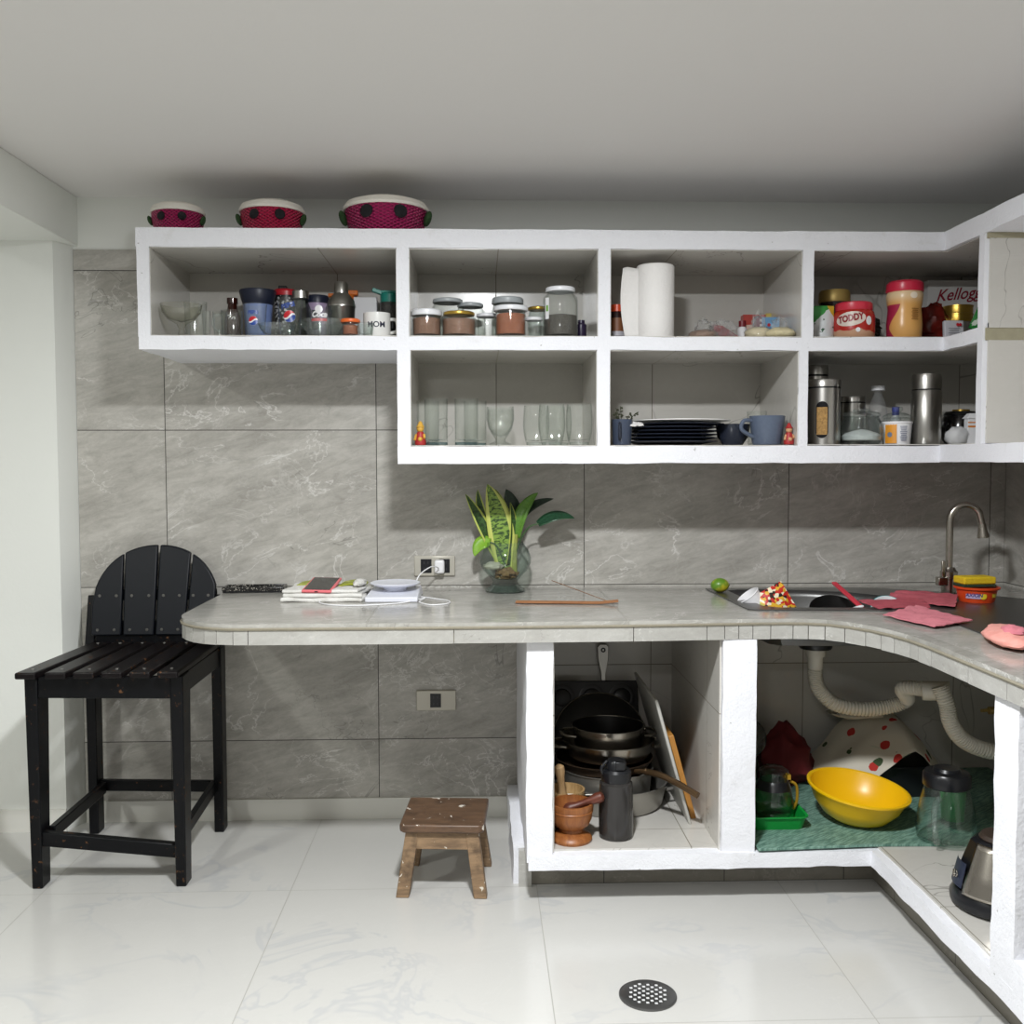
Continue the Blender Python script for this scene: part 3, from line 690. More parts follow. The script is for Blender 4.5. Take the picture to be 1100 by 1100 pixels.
b = B(); b.cbox((0.045, -0.085, 0.0225), (0.05, 0.028, 0.002)); b.obj('button', plain('scale_button', '8a8d96', 0.4), sc, rot=(math.radians(3.5), 0, 0))
B().lathe([(0.0, 0.025), (0.04, 0.025), (0.045, 0.042)], 30, (0, 0.02, 0)).obj('spindle', 'scale_white', sc)
B().lathe([(0, 0.044), (0.07, 0.043), (0.088, 0.050), (0.09, 0.054), (0.085, 0.056), (0.07, 0.052), (0, 0.052)], 40, (0, 0.02, 0)).obj('weighing_plate', 'scale_white', sc)

# plant in a goblet vase
vs_ = thing('plant_vase', 'round clear glass goblet vase of roots and snake plant leaves on the counter', 'vase', (1.290, -0.112, ZT))
R_ = [(0.0, 0.0), (0.074, 0.0), (0.076, 0.006), (0.066, 0.014), (0.050, 0.026), (0.046, 0.040), (0.060, 0.058), (0.082, 0.080), (0.097, 0.108), (0.098, 0.128), (0.089, 0.156), (0.074, 0.176), (0.067, 0.186), (0.0655, 0.1865), (0.072, 0.175), (0.0865, 0.155), (0.095, 0.128), (0.094, 0.109), (0.079, 0.082), (0.056, 0.060), (0.036, 0.048), (0.0, 0.045)]
B().lathe(R_, 44).obj('bowl', thin_glass('vase_glass', 'f4f8f6', 'aab8b4', 0.9, 0.022, 'b9c2c0'), vs_, smooth=60)
B().lathe([(0.0, 0.0015), (0.072, 0.0015), (0.074, 0.006), (0.064, 0.0135), (0.049, 0.0255), (0.0, 0.028)], 40).obj('foot', plain('green_glass_foot', '39433c', 0.08, spec=0.8), vs_)
b = B(); b.lump((0.005, 0.0, 0.067), (0.045, 0.045, 0.022), 0.45, 3.5, 22, 4.0); b.obj('roots', plain('root_ball', '8a6a44', 0.8, vary=0.5, bscale=70, bump=0.4), vs_)
b = B(); b.lump((-0.045, -0.005, 0.096), (0.036, 0.032, 0.016), 0.3, 3, 20, 8.0); b.obj('pebbles', plain('pale_stones', 'c4bfae', 0.8, vary=0.2), vs_)
b = B(); b.lathe([(0, 0.052), (0.035, 0.052), (0.033, 0.06), (0, 0.061)], 20); b.obj('sand', plain('sand', 'c9c3a6', 0.9), vs_)
def leafmat(name, mid, dark, edge=None, band=60.0, ew=0.72):
    t = NT(name); uv = t.n('ShaderNodeAttribute', attribute_name='leaf_uv').outputs['Vector']; s = t.n('ShaderNodeSeparateXYZ', {0: uv}).outputs
    w = t.noise(t.comb(t.math('MULTIPLY', s[0], 2.0), t.math('MULTIPLY', s[1], band)), 1.0, 3, 0.6, 1.0)
    col = t.mix(t.step(w, 0.42, 0.56), lin(dark), lin(mid))
    if edge: col = t.mix(t.math('GREATER_THAN', t.math('ABSOLUTE', s[0]), ew), col, lin(edge))
    t.p(color=col, rough=0.35); return t.m
def leaf(parent, base, ctrl, tip, wid, face, mat, fold_=0.25, name='leaf', shape=1.0, tw=0.0):
    base, ctrl, tip = Vector(base), Vector(ctrl), Vector(tip); n = 18; b = B(); at = []
    vs = []; fs = []; face = Vector(face).normalized()
    for i in range(n + 1):
        t = i / n; p = base * (1 - t) ** 2 + ctrl * 2 * t * (1 - t) + tip * t * t
        d = ((ctrl - base) * (1 - t) + (tip - ctrl) * t).normalized(); x = d.cross(face).normalized()
        if tw: x = Matrix.Rotation(tw * t, 3, d) @ x
        nrm = x.cross(d).normalized(); w = wid * (math.sin(PI * (0.12 + 0.88 * t) ** shape) ** 0.75 if t < 1 else 0.0) * 0.5
        for j in range(5):
            q = -1 + j * 0.5; vs.append(p + x * w * q + nrm * abs(q) * w * fold_); at.append((q, t, 0))
    for i in range(n):
        for j in range(4): fs.append((i * 5 + j, i * 5 + j + 1, i * 5 + j + 6, i * 5 + j + 5))
    b.add(vs, fs); o = b.obj(name, mat, parent, smooth=60)
    a = o.data.attributes.new('leaf_uv', 'FLOAT_VECTOR', 'POINT'); a.data.foreach_set('vector', [c for v in at for c in v])
    md = o.modifiers.new('thick', 'SOLIDIFY'); md.thickness = 0.0016
    return o
M['snake'] = leafmat('snake_leaf', '86a546', '2e4a20', 'c9cf6e', 34.0, 0.66); M['snake_dark'] = leafmat('snake_leaf_dark', '3b5a2a', '24381c', 'b4bf5c', 26.0, 0.70)
M['leaf_green'] = leafmat('green_leaf', '5d8a2c', '4d7826', None); M['leaf_dark'] = leafmat('dark_leaf', '1e3322', '16261a', None); M['leaf_lime'] = leafmat('lime_leaf', '86b335', '6d9a2a', None); M['leaf_vein'] = leafmat('veined_leaf', '1f4a30', '163622', '2c5a3a', 30.0, 0.9)
dx = -1.290
leaf(vs_, (0.0, 0, 0.06), (-0.005, 0.0, 0.26), (-0.066, 0.01, 0.405), 0.098, (0, -1, 0.1), 'snake', 0.15)
leaf(vs_, (-0.015, 0.005, 0.10), (-0.075, 0.0, 0.24), (-0.148, 0.0, 0.368), 0.052, (0.5, -1, 0), 'snake_dark', 0.3)
leaf(vs_, (-0.012, 0.03, 0.10), (-0.09, 0.03, 0.26), (-0.102, 0.03, 0.385), 0.05, (-0.4, -1, 0), 'snake_dark', 0.3)
leaf(vs_, (0.005, 0.02, 0.10), (0.03, 0.025, 0.25), (-0.035, 0.03, 0.385), 0.05, (0.6, -1, 0), 'snake_dark', 0.3)
leaf(vs_, (0.01, -0.005, 0.10), (0.045, 0.0, 0.22), (0.020, 0.0, 0.335), 0.040, (0.7, -1, 0), 'snake_dark', 0.35)
leaf(vs_, (0.012, 0.012, 0.08), (0.035, 0.012, 0.19), (0.048, 0.012, 0.262), 0.030, (-0.3, -1, 0), 'leaf_lime', 0.3)
leaf(vs_, (0.015, 0.05, 0.20), (0.045, 0.05, 0.30), (0.005, 0.045, 0.385), 0.085, (0.2, -1, 0), 'leaf_dark', 0.1, shape=0.8)
leaf(vs_, (0.045, 0.0, 0.20), (0.045, 0.0, 0.31), (0.125, 0.005, 0.372), 0.052, (-0.4, -1, 0.3), 'leaf_green', 0.25)
leaf(vs_, (0.055, 0.02, 0.26), (0.08, 0.02, 0.33), (0.185, 0.025, 0.348), 0.036, (-0.3, -1, 0.5), 'leaf_dark', 0.25)
leaf(vs_, (0.122, -0.035, 0.255), (0.19, -0.04, 0.305), (0.258, -0.04, 0.277), 0.055, (0, -0.75, 1), 'leaf_vein', 0.15, shape=0.9)
leaf(vs_, (-0.055, -0.01, 0.185), (-0.10, -0.02, 0.20), (-0.115, -0.025, 0.135), 0.055, (-0.2, -1, 0.6), 'leaf_lime', 0.2, shape=0.9)
b = B(); b.tube(bez([(0.035, 0.0, 0.07), (0.036, 0.0, 0.14), (0.042, 0.0, 0.215)]), [0.011 - 0.0002 * i for i in range(21)], 10); b.obj('cane', plain('pale_cane', '9aa24e', 0.5, vary=0.4, bscale=60), vs_)
b = B(); b.tube(bez([(0.040, 0.0, 0.14), (0.06, -0.01, 0.20), (0.09, -0.03, 0.245), (0.125, -0.035, 0.257)]), 0.0028, 8); b.tube(bez([(0.04, 0.01, 0.2), (0.048, 0.02, 0.24), (0.056, 0.02, 0.262)]), 0.003, 8); b.tube(bez([(0, 0.0, 0.10), (-0.03, -0.01, 0.17), (-0.057, -0.01, 0.187)]), 0.0028, 8); b.tube(bez([(0.01, 0.04, 0.07), (0.014, 0.05, 0.14), (0.016, 0.05, 0.21)]), 0.003, 8)
b.obj('stem', plain('green_stem', '3c5c34', 0.5), vs_)
# incense holder and stick
ih = thing('incense_holder', 'long thin wooden incense holder lying on the counter', 'incense holder', (1.493, -0.447, ZT), math.radians(-6.5))
b = B(); b.sheet(lambda u, v: ((u - 0.5) * 0.352, (v - 0.5) * 0.034, 0.0045 + 0.014 * max(0, u - 0.8) ** 1.3 * 4 + 0.003 * (2 * v - 1) ** 2), 26, 6, 0.0045)
b.obj('tray', wood('incense_wood', '8a5a3a', 'a8764e', None, 10.0, 0, 0.45), ih, smooth=50)
ic = thing('incense_stick', 'thin brown incense stick slanting up from its holder', 'incense stick', (1.64, -0.452, ZT))
b = B(); b.tube([(0.0, 0.0, 0.006), (-0.185, 0.19, 0.058)], [0.0012, 0.0014], 7); b.obj('stick', plain('incense_brown', '7a573c', 0.8), ic)
# ---------------------------------------------------------------- sink and what stands round it
sink = thing('corner_sink', 'steel corner sink let into the counter, its bowl full of dishes', 'sink', (0, 0, 0))
rim = [(2.055, -0.095), (2.062, -0.36), (2.072, -0.622), (2.10, -0.640), (2.30, -0.648), (2.47, -0.662), (2.56, -0.72), (2.60, -0.82), (2.612, -0.95), (2.60, -1.2), (2.60, -1.75), (3.18, -1.75), (3.18, -0.55), (3.10, -0.42), (2.95, -0.26), (2.72, -0.115), (2.6, -0.09), (2.3, -0.085)]
hole2 = inset(bowl, 0.003) if False else [(x + (2.4 - x) * 0.012, y + (-0.38 - y) * 0.02) for x, y in bowl]
holed_plate(rim, hole2, ZT + 0.0005, ZT + 0.0045).obj('rim', 'sink_steel', sink, bevel=0.0)
b = B(); n = len(hole2); rings = []
cxb, cyb = 2.39, -0.37
for f, z in ((1.0, 0.9045), (0.985, 0.88), (0.95, 0.80), (0.90, 0.775), (0.6, 0.768), (0.14, 0.764)):
    rings.append([(cxb + (x - cxb) * f, cyb + (y - cyb) * f, z) for x, y in hole2])
vs = [p for r in rings for p in r]
b.add(vs, [(i * n + k, i * n + (k + 1) % n, (i + 1) * n + (k + 1) % n, (i + 1) * n + k) for i in range(len(rings) - 1) for k in range(n)] + [tuple(range((len(rings) - 1) * n, len(rings) * n))])
o = b.obj('bowl', 'sink_steel', sink); md = o.modifiers.new('thick', 'SOLIDIFY'); md.thickness = 0.0015; md.offset = 0.0
b = B(); b.lathe([(0, 0.728), (0.055, 0.728), (0.058, 0.735), (0.058, 0.748), (0.03, 0.752), (0.03, 0.764), (0, 0.764)], 28, (2.382, -0.38, 0)); b.obj('drain_flange', 'black', sink)
M['pvc'] = plain('white_drain_hose', 'd5d2c8', 0.5)
b = B(); b.lathe([(0, 0.655), (0.026, 0.655), (0.026, 0.70), (0.034, 0.70), (0.034, 0.727), (0, 0.727)], 24, (2.382, -0.38, 0))
def hose(path, r):
    ps = bez(path, 16); rs = [r * (1.0 if (i % 2) else 0.86) for i in range(len(ps))]; return ps, rs
ps, rs = hose([(2.382, -0.38, 0.665), (2.383, -0.38, 0.62), (2.40, -0.38, 0.575), (2.46, -0.38, 0.525), (2.56, -0.38, 0.508), (2.65, -0.385, 0.518), (2.70, -0.41, 0.548), (2.66, -0.47, 0.60), (2.70, -0.52, 0.612), (2.735, -0.55, 0.608)], 0.027); b.tube(ps, rs, 12)
b.tube([(2.70, -0.53, 0.608), (2.78, -0.56, 0.612)], 0.033, 14)
ps, rs = hose([(2.735, -0.58, 0.635), (2.755, -0.595, 0.575), (2.765, -0.60, 0.52), (2.80, -0.60, 0.465), (2.86, -0.60, 0.43), (2.95, -0.60, 0.41), (3.10, -0.58, 0.40)], 0.028); b.tube(ps, rs, 12)
dp = b.obj('drain_hose', 'pvc', sink); dp['label'] = 'white corrugated drain hose'
pv = thing('water_valve', 'brass water valve on a thin pipe under the sink, behind the corner post', 'valve', (2.92, -0.62, 0.50))
b = B(); b.tube([(0.0, 0, 0.30), (0.0, 0, 0.08)], 0.008, 10); b.obj('pipe', 'nickel', pv)
b = B(); b.tube([(-0.035, 0, 0.06), (0.02, 0, 0.06)], 0.013, 10); b.cbox((0.0, 0, 0.085), (0.012, 0.03, 0.012)); b.tube([(-0.06, 0.0, 0.06), (0.3, 0.1, 0.055)], 0.006, 8); b.obj('body', plain('old_brass', '9a8650', 0.4, 0.7), pv)

fa = thing('faucet', 'tall brushed nickel gooseneck faucet behind the corner sink', 'faucet', (2.888, -0.315, ZT + 0.0045))
B().lathe([(0, 0), (0.033, 0), (0.033, 0.005), (0.026, 0.010), (0.025, 0.058), (0.030, 0.060), (0.030, 0.085), (0.024, 0.090), (0.020, 0.10), (0, 0.10)], 28).obj('base', 'nickel', fa)
b = B(); P_ = [(0, 0, 0.095), (0, 0, 0.2), (0, 0, 0.262)] + [(0.052 - 0.052 * math.cos(a), -0.01 * (1 - math.cos(a)), 0.270 + 0.056 * math.sin(a)) for a in [PI * i / 12 for i in range(1, 11)]] + [(0.107, -0.02, 0.255)]
b.tube(P_, 0.0125, 16); b.obj('neck', 'nickel', fa)
b = B(); b.lathe([(0, 0.05), (0.0135, 0.05), (0.0145, 0.035), (0.020, 0.008), (0.0205, 0.0), (0, 0.001)], 22, (0, 0, 0), Matrix.Translation((0.113, -0.021, 0.208)) @ Matrix.Rotation(math.radians(-7), 4, 'Y')); b.obj('spout', 'nickel', fa)
b = B(); b.cbox((-0.035, -0.02, 0.052), (0.035, 0.03, 0.030)); h = b.obj('valve_block', 'nickel', fa, bevel=0.003)
b = B(); b.bar((-0.03, -0.02, 0.066), (-0.03, -0.018, 0.125), 0.012, 0.010); b.obj('lever', 'nickel', h, bevel=0.002)

tub = thing('scourer_tub', 'round orange plastic soap tub holding a yellow sponge beside the faucet', 'tub', (2.908, -0.478, ZT + 0.0045))
M['orange'] = plain('orange_plastic', 'd94a1e', 0.35)
B().lathe([(0, 0), (0.056, 0), (0.058, 0.006), (0.066, 0.042), (0.074, 0.045), (0.075, 0.050), (0.071, 0.052), (0.063, 0.046), (0.055, 0.012), (0, 0.010)], 40).obj('body', 'orange', tub)
b = on_cyl(flat_rect(0.06, 0.022, 10, 2), 0.0632, 0.026, -0.55); lb = b.obj('label_patch', plain('tub_label_violet', 'b9a6c6', 0.4), tub)
on_cyl(text_b('AXION', 0.017, 0.2, 0.0006), 0.0640, 0.026, -0.6).obj('lettering', plain('tub_letters', '3d3a78', 0.4), lb)
on_cyl(flat_disc(0.011, 16, c=(0, 0)), 0.0636, 0.024, -0.12).obj('lemon_mark', plain('tub_yellow', 'e2c62a', 0.4), tub)
on_cyl(flat_rect(0.03, 0.016, 6, 2), 0.0636, 0.027, 0.62).obj('label_patch', plain('tub_yellow2', 'cdb32a', 0.4), tub)
sp = thing('sponge', 'yellow sponge with a dark green scouring side resting on the orange tub', 'sponge', (2.900, -0.478, ZT + 0.0565), math.radians(6), rot=(0, 0, math.radians(5)))
M['sponge_y'] = plain('yellow_sponge', 'dcbc1d', 0.9, bump=0.5, bscale=120, vary=0.15)
b = B(); b.cbox((0, 0, 0.022), (0.118, 0.07, 0.026)); b.obj('foam', 'sponge_y', sp, bevel=0.006, seg=3)
b = B(); b.cbox((0, 0, 0.0045), (0.118, 0.07, 0.009)); b.obj('scour_pad', plain('scour_pad_green', '2c3a26', 0.95, bump=0.5), sp, bevel=0.002)

def cloth(label, pts, z, mat, amp=0.006, seed=0.0, th=0.003):
    # four corners, bilinear, gently rumpled
    cx = sum(p[0] for p in pts) / 4; cy = sum(p[1] for p in pts) / 4
    t = thing('dishcloth', label, 'cloth', (cx, cy, z), group=None)
    P = [Vector((p[0] - cx, p[1] - cy, p[2] if len(p) > 2 else 0)) for p in pts]
    def fn(u, v):
        q = (P[0] * (1 - u) + P[1] * u) * (1 - v) + (P[3] * (1 - u) + P[2] * u) * v
        w = noise.noise(Vector((u * 3.2 + seed, v * 3.2, seed))) ; e = noise.noise(Vector((u * 7, v * 7 + seed, 2)))
        return (q.x + 0.006 * e, q.y + 0.006 * w, q.z + th + abs(w) * amp * 2 + amp * 0.4)
    b = B(); b.sheet(fn, 22, 14, th); b.obj('cloth', mat, t, smooth=70)
    return t
M['cloth_rose'] = terry('rose_cloth', 'c9646f', 'bd5864'); M['cloth_pink'] = terry('pink_cloth', 'dd8590', 'd27a86'); M['cloth_dark'] = terry('deep_rose_cloth', 'b9545f', 'ab4a56')
cloth('deep rose cloth lying across the sink rim nearest the faucet', [(2.60, -0.445, 0.0), (2.745, -0.66, 0.003), (2.88, -0.40, 0.006), (2.695, -0.34, 0.014)], ZT + 0.0045, 'cloth_rose', 0.007, 1.0)
cloth('small rose cloth hanging over the front rim of the sink bowl', [(2.492, -0.66, 0.0), (2.665, -0.655, 0.002), (2.70, -0.52, 0.010), (2.47, -0.545, 0.010)], ZT + 0.0045, 'cloth_dark', 0.004, 5.0)
cloth('light pink cloth spread in front of the other two on the tiles', [(2.452, -0.79, 0.0), (2.51, -1.02, 0.0), (2.665, -0.93, 0.004), (2.60, -0.69, 0.012)], ZT + 0.004, 'cloth_pink', 0.005, 9.0)
ps_ = thing('cleaning_pad', 'pale salmon scrubbing pad at the right edge of the counter', 'pad', (2.605, -1.24, ZT + 0.0045), math.radians(-20))
b = B(); b.lump((0, 0, 0.016), (0.062, 0.155, 0.021), 0.16, 2.0, 32, 3.0); b.obj('pad', terry('salmon_pad', 'eda79b', 'e2988d'), ps_, smooth=70)
b = B(); b.lump((0.01, -0.03, 0.033), (0.032, 0.055, 0.014), 0.35, 3.0, 22, 7.0); b.obj('folded_middle', 'towel_white' if False else M['cloth_pink'], ps_, smooth=70)

li = thing('lime', 'green and yellow lime at the left corner of the sink', 'lime', (2.082, -0.205, ZT + 0.0045))
t = NT('lime_skin'); o = t.obj(); t.p(color=t.mix(t.step(t.noise(o, 14, 3), 0.45, 0.62), lin('5f8a22'), lin('c0b52e')), rough=0.35, coat=0.2); t.bump(t.noise(o, 260, 2), 0.15, 0.001)
b = B(); b.ball((0, 0, 0.026), (0.034, 0.028, 0.0265), 26); b.lathe([(0, 0), (0.005, 0.0), (0.0, 0.006)], 10, (0, 0, 0), Matrix.Translation((0.033, 0, 0.026)) @ Matrix.Rotation(PI / 2, 4, 'Y')); b.obj('fruit', t.m, li)

# dishes in the sink bowl
cu = thing('paper_cup', 'white paper cup lying tilted in the left of the sink bowl', 'cup', (2.190, -0.45, 0.835), rot=(math.radians(0), math.radians(-38), 0))
B().lathe([(0, 0.002), (0.030, 0.002), (0.042, 0.115), (0.0445, 0.117), (0.042, 0.119), (0.040, 0.113), (0.028, 0.006), (0, 0.006)], 30).obj('cup_wall', 'white_pl', cu)
t = NT('printed_red_packet'); o = t.obj(); v = t.n('ShaderNodeTexVoronoi', {'Vector': o, 'Scale': 95.0}); r = t.n('ShaderNodeSeparateColor', {0: v.outputs['Color']}).outputs
pat = t.mix(t.math('GREATER_THAN', r[0], 0.72), lin('c02a22'), lin('e6dcc0')); pat = t.mix(t.math('GREATER_THAN', r[1], 0.80), pat, lin('d9a92e')); pat = t.mix(t.math('GREATER_THAN', r[2], 0.82), pat, lin('2c1c16'))
sx_ = t.n('ShaderNodeSeparateXYZ', {0: o}).outputs[0]
pat = t.mix(t.math('LESS_THAN', t.math('ADD', sx_, t.math('MULTIPLY', t.noise(o, 30, 2), 0.03)), -0.012), pat, t.mix(t.step(t.noise(o, 40, 3), 0.5, 0.55), lin('b8342a'), lin('b5bd52')))
t.p(color=pat, rough=0.3); M['red_packet'] = t.m
pk = thing('food_packet', 'red printed food packet propped in the sink bowl beside the white cup', 'packet', (2.228, -0.49, 0.838), rot=(math.radians(-12), math.radians(-28), math.radians(4)))
b = B(); b.sheet(lambda u, v: ((u - 0.5) * 0.14, -0.022 * math.sin(PI * u) * math.sin(PI * min(1, max(0.03, v))) + 0.004 * noise.noise(Vector((u * 5, v * 5, 0))), 0.125 * v), 14, 16)
b.sheet(lambda u, v: ((u - 0.5) * 0.14, 0.022 * math.sin(PI * u) * math.sin(PI * min(1, max(0.03, v))), 0.125 * v), 14, 16); b.obj('packet', 'red_packet', pk, smooth=60)
sg = thing('ginger_root', 'knobbly tan ginger root in the middle of the sink bowl', 'root', (2.385, -0.50, 0.83))
b = B(); b.lump((0, 0, 0.028), (0.075, 0.026, 0.022), 0.4, 2.6, 24, 5.0); b.lump((0.055, 0.0, 0.024), (0.03, 0.02, 0.018), 0.4, 3, 16, 2.0); b.obj('root', plain('ginger_skin', '9a8465', 0.8, vary=0.3, bump=0.3), sg)
fp = thing('frying_pan', 'black frying pan leaning in the back of the sink bowl', 'pan', (2.455, -0.345, 0.835), rot=(math.radians(30), math.radians(-6), 0)); fp.scale = (0.76, 0.76, 0.9)
B().lathe([(0, 0.0), (0.082, 0.0), (0.108, 0.036), (0.110, 0.036), (0.084, -0.003), (0, -0.003)], 36).obj('pan', 'dark_metal', fp)
b = B(); b.bar((0.07, -0.08, 0.034), (0.11, -0.14, 0.02), 0.02, 0.008); b.obj('handle', 'black', fp)
rs_ = thing('spatula', 'red plastic spatula standing out of the sink bowl', 'spatula', (2.470, -0.47, 0.80), rot=(0, 0, 0))
b = B(); b.bar((0.005, -0.125, 0.092), (-0.014, 0.12, 0.157), 0.018, 0.008); b.bar((0.02, -0.125, 0.0), (0.005, -0.125, 0.092), 0.05, 0.005, 0.018, 0.006); b.obj('blade', plain('coral_red_plastic', 'cf3a4a', 0.4), rs_, bevel=0.002)
wl = thing('spoon', 'white spoon bowl poking up at the front of the sink', 'spoon', (2.445, -0.575, 0.855), rot=(0, math.radians(-24), math.radians(10)))
b = B(); b.ball((0, 0, 0.034), (0.052, 0.018, 0.010), 20); b.bar((-0.045, 0, 0.034), (-0.15, 0.02, 0.015), 0.012, 0.006); b.obj('spoon', 'white_pl', wl)
tb = thing('teal_bowl', 'teal bowl with a white inside tipped on edge in the right of the sink', 'bowl', (2.590, -0.485, 0.862), rot=(math.radians(38), math.radians(-15), 0)); tb.scale = (0.8, 0.8, 0.8)
B().lathe([(0, 0.0), (0.03, 0.0), (0.055, 0.02), (0.066, 0.05), (0.063, 0.051), (0.051, 0.021), (0.0, 0.006)], 30).obj('outer', plain('teal_plastic', '4fa3a8', 0.4), tb)
B().lathe([(0, 0.0068), (0.05, 0.0212), (0.0625, 0.0508), (0.061, 0.0505), (0.049, 0.0215), (0, 0.0075)], 30).obj('inner', 'white_pl', tb)
stn = thing('strainer_ball', 'small round metal tea ball between the spatula and the teal bowl', 'tea ball', (2.565, -0.56, 0.885))
b = B(); b.ball((0, 0, 0.015), 0.018, 18); b.tube([(0.018, 0, 0.015), (0.035, 0.0, 0.03)], 0.002); b.obj('ball', 'nickel', stn)
# ---------------------------------------------------------------- left lower compartment: pots and mortars
Z0 = ZS + 0.0065
mt = thing('muffin_tin', 'dark six-cup muffin tin standing upright behind the pots', 'baking tin', (1.622, -0.16, Z0), rot=(math.radians(-14), 0, 0))
b = B(); b.box(-0.175, 0.175, -0.004, 0.0, 0.0, 0.385); b.tube([(-0.175, -0.002, 0.0), (0.175, -0.002, 0.0), (0.175, -0.002, 0.385), (-0.175, -0.002, 0.385)], 0.004, 8, closed=True); b.obj('sheet', 'dark_metal', mt)
for i in range(3):
    for j in range(3):
        b = B(); b.lathe([(0.050, 0.0), (0.050, 0.004), (0.044, 0.005), (0.034, -0.03 + 0.034), (0.032, 0.006), (0, 0.006)], 26, (0, 0, 0), Matrix.Translation((-0.115 + 0.115 * i, -0.004, 0.325 - 0.125 * j)) @ Matrix.Rotation(PI / 2, 4, 'X'))
        b.lathe([(0.032, 0.0), (0.032, 0.012), (0.026, 0.014), (0, 0.014)], 26, (0, 0, 0), Matrix.Translation((-0.115 + 0.115 * i, -0.004, 0.325 - 0.125 * j)) @ Matrix.Rotation(PI / 2, 4, 'X'))
        b.obj('cup', 'dark_metal', mt)
ph_ = thing('skillet', 'steel-handled skillet standing upright against the tiles behind the muffin tin', 'pan', (1.67, -0.095, Z0 - 0.0), rot=(math.radians(-7), 0, 0))
b = B(); b.lathe([(0, 0), (0.12, 0.0), (0.14, 0.035), (0.137, 0.035), (0.118, 0.004), (0, 0.004)], 36, (0, 0, 0), Matrix.Translation((0, 0.0, 0.15)) @ Matrix.Rotation(PI / 2, 4, 'X')); b.obj('pan', 'dark_metal', ph_)
b = B(); hp = [(-0.012, 0.29), (-0.009, 0.40), (-0.020, 0.455), (-0.022, 0.505), (-0.012, 0.515), (0.012, 0.515), (0.022, 0.505), (0.020, 0.455), (0.009, 0.40), (0.012, 0.29)]
b.prism([(x, z) for x, z in hp], 0, 0.009, Matrix.Rotation(PI / 2, 4, 'X')); b.obj('handle', 'steel', ph_, bevel=0.002)
b = B(); b.lathe([(0.004, 0), (0.0095, 0.0), (0.0095, 0.0015), (0.004, 0.0015)], 16, (0, 0, 0), Matrix.Translation((0, -0.0095, 0.493)) @ Matrix.Rotation(PI / 2, 4, 'X')); b.obj('hanging_hole', 'black', ph_)
def pot(name, label, loc, r, h, mat, lugs=True, inner=None, rx=0.0, ry=0.0, flare=1.08, handles=2, rim=0.004):
    t = thing(name, label, 'pot', loc, rot=(rx, ry, 0))
    B().lathe([(0, 0), (r * 0.94, 0), (r, 0.012), (r * flare, h), (r * flare + rim, h + 0.002), (r * flare + rim, h + 0.004), (r * flare - 0.002, h + 0.004), (r - 0.004, 0.014), (r * 0.92, 0.004), (0, 0.004)], 44).obj('body', mat, t)
    if lugs:
        for s in ((-1, 1) if handles == 2 else (1,)):
            b = B(); x = s * r * flare
            b.tube(bez([(x - s * 0.008, -0.055, h * 0.72), (x + s * 0.030, -0.040, h * 0.75), (x + s * 0.042, 0.0, h * 0.76), (x + s * 0.030, 0.040, h * 0.75), (x - s * 0.008, 0.055, h * 0.72)]), 0.006, 8); b.obj('handle', mat, t)
    return t
pot('casserole', 'wide aluminium casserole with loop handles at the bottom of the pot stack', (1.665, -0.345, Z0), 0.178, 0.085, 'aluminium')
pot('saucepan', 'dull grey saucepan nested inside the wide aluminium casserole', (1.645, -0.345, Z0 + 0.006), 0.150, 0.125, 'aluminium', lugs=False)
sk = thing('frying_pan', 'frying pan with a long bronze handle resting on the grey saucepan', 'pan', (1.635, -0.345, Z0 + 0.137))
B().lathe([(0, 0), (0.155, 0.0), (0.172, 0.03), (0.175, 0.032), (0.172, 0.034), (0.153, 0.004), (0, 0.004)], 44).obj('body', plain('sooty_steel', '5a4a3c', 0.35, 0.8, vary=0.5, bscale=14), sk)
b = B(); b.tube(bez([(0.09, -0.145, 0.02), (0.15, -0.20, 0.028), (0.21, -0.25, 0.012), (0.27, -0.31, -0.012)]), [0.008, 0.008, 0.008, 0.008, 0.009, 0.009] + [0.011] * 25, 10); b.obj('handle', plain('bronze_handle', '7a6248', 0.3, 0.9), sk)
cl = pot('colander_pot', 'shiny round steel pot with loop handles second from the top of the stack', (1.652, -0.335, Z0 + 0.172), 0.150, 0.055, 'nickel')
pot('dutch_oven', 'black deep pot with steel loop handles topmost of the pot stack', (1.652, -0.335, Z0 + 0.180), 0.118, 0.095, 'nickel', handles=2)
B().lathe([(0, 0.010), (0.11, 0.012), (0.124, 0.096), (0.1225, 0.097), (0.109, 0.014), (0, 0.0135)], 44).obj('lining', 'dark_metal', bpy.data.objects['dutch_oven'])
ld = thing('pan_lid', 'large dark round lid standing behind the pot stack', 'lid', (1.645, -0.215, Z0 + 0.0), rot=(math.radians(70), 0, 0))
B().lathe([(0, 0.02), (0.10, 0.015), (0.172, 0.0), (0.178, 0.0), (0.178, 0.004), (0.10, 0.02), (0, 0.026)], 48, (0, 0.178, 0)).obj('disc', 'dark_metal', ld)
b = B(); b.tube([(0.178 * math.cos(a), 0.178 + 0.178 * math.sin(a), 0.002) for a in [2 * PI * i / 48 for i in range(48)]], 0.003, 8, closed=True); b.obj('steel_edge', 'nickel', ld)
kn = thing('cleaver', 'wide cleaver lying on edge behind the wooden mortars', 'knife', (1.49, -0.52, Z0 + 0.088), rot=(math.radians(-25), 0, math.radians(-6)))
b = B(); b.prism([(-0.02, 0), (0.10, 0.0), (0.075, 0.034), (-0.02, 0.036)], 0, 0.003); b.obj('blade', 'aluminium', kn)
b = B(); b.box(-0.065, 0.02, 0.028, 0.044, -0.006, 0.01); b.obj('handle', 'black', kn, bevel=0.003)
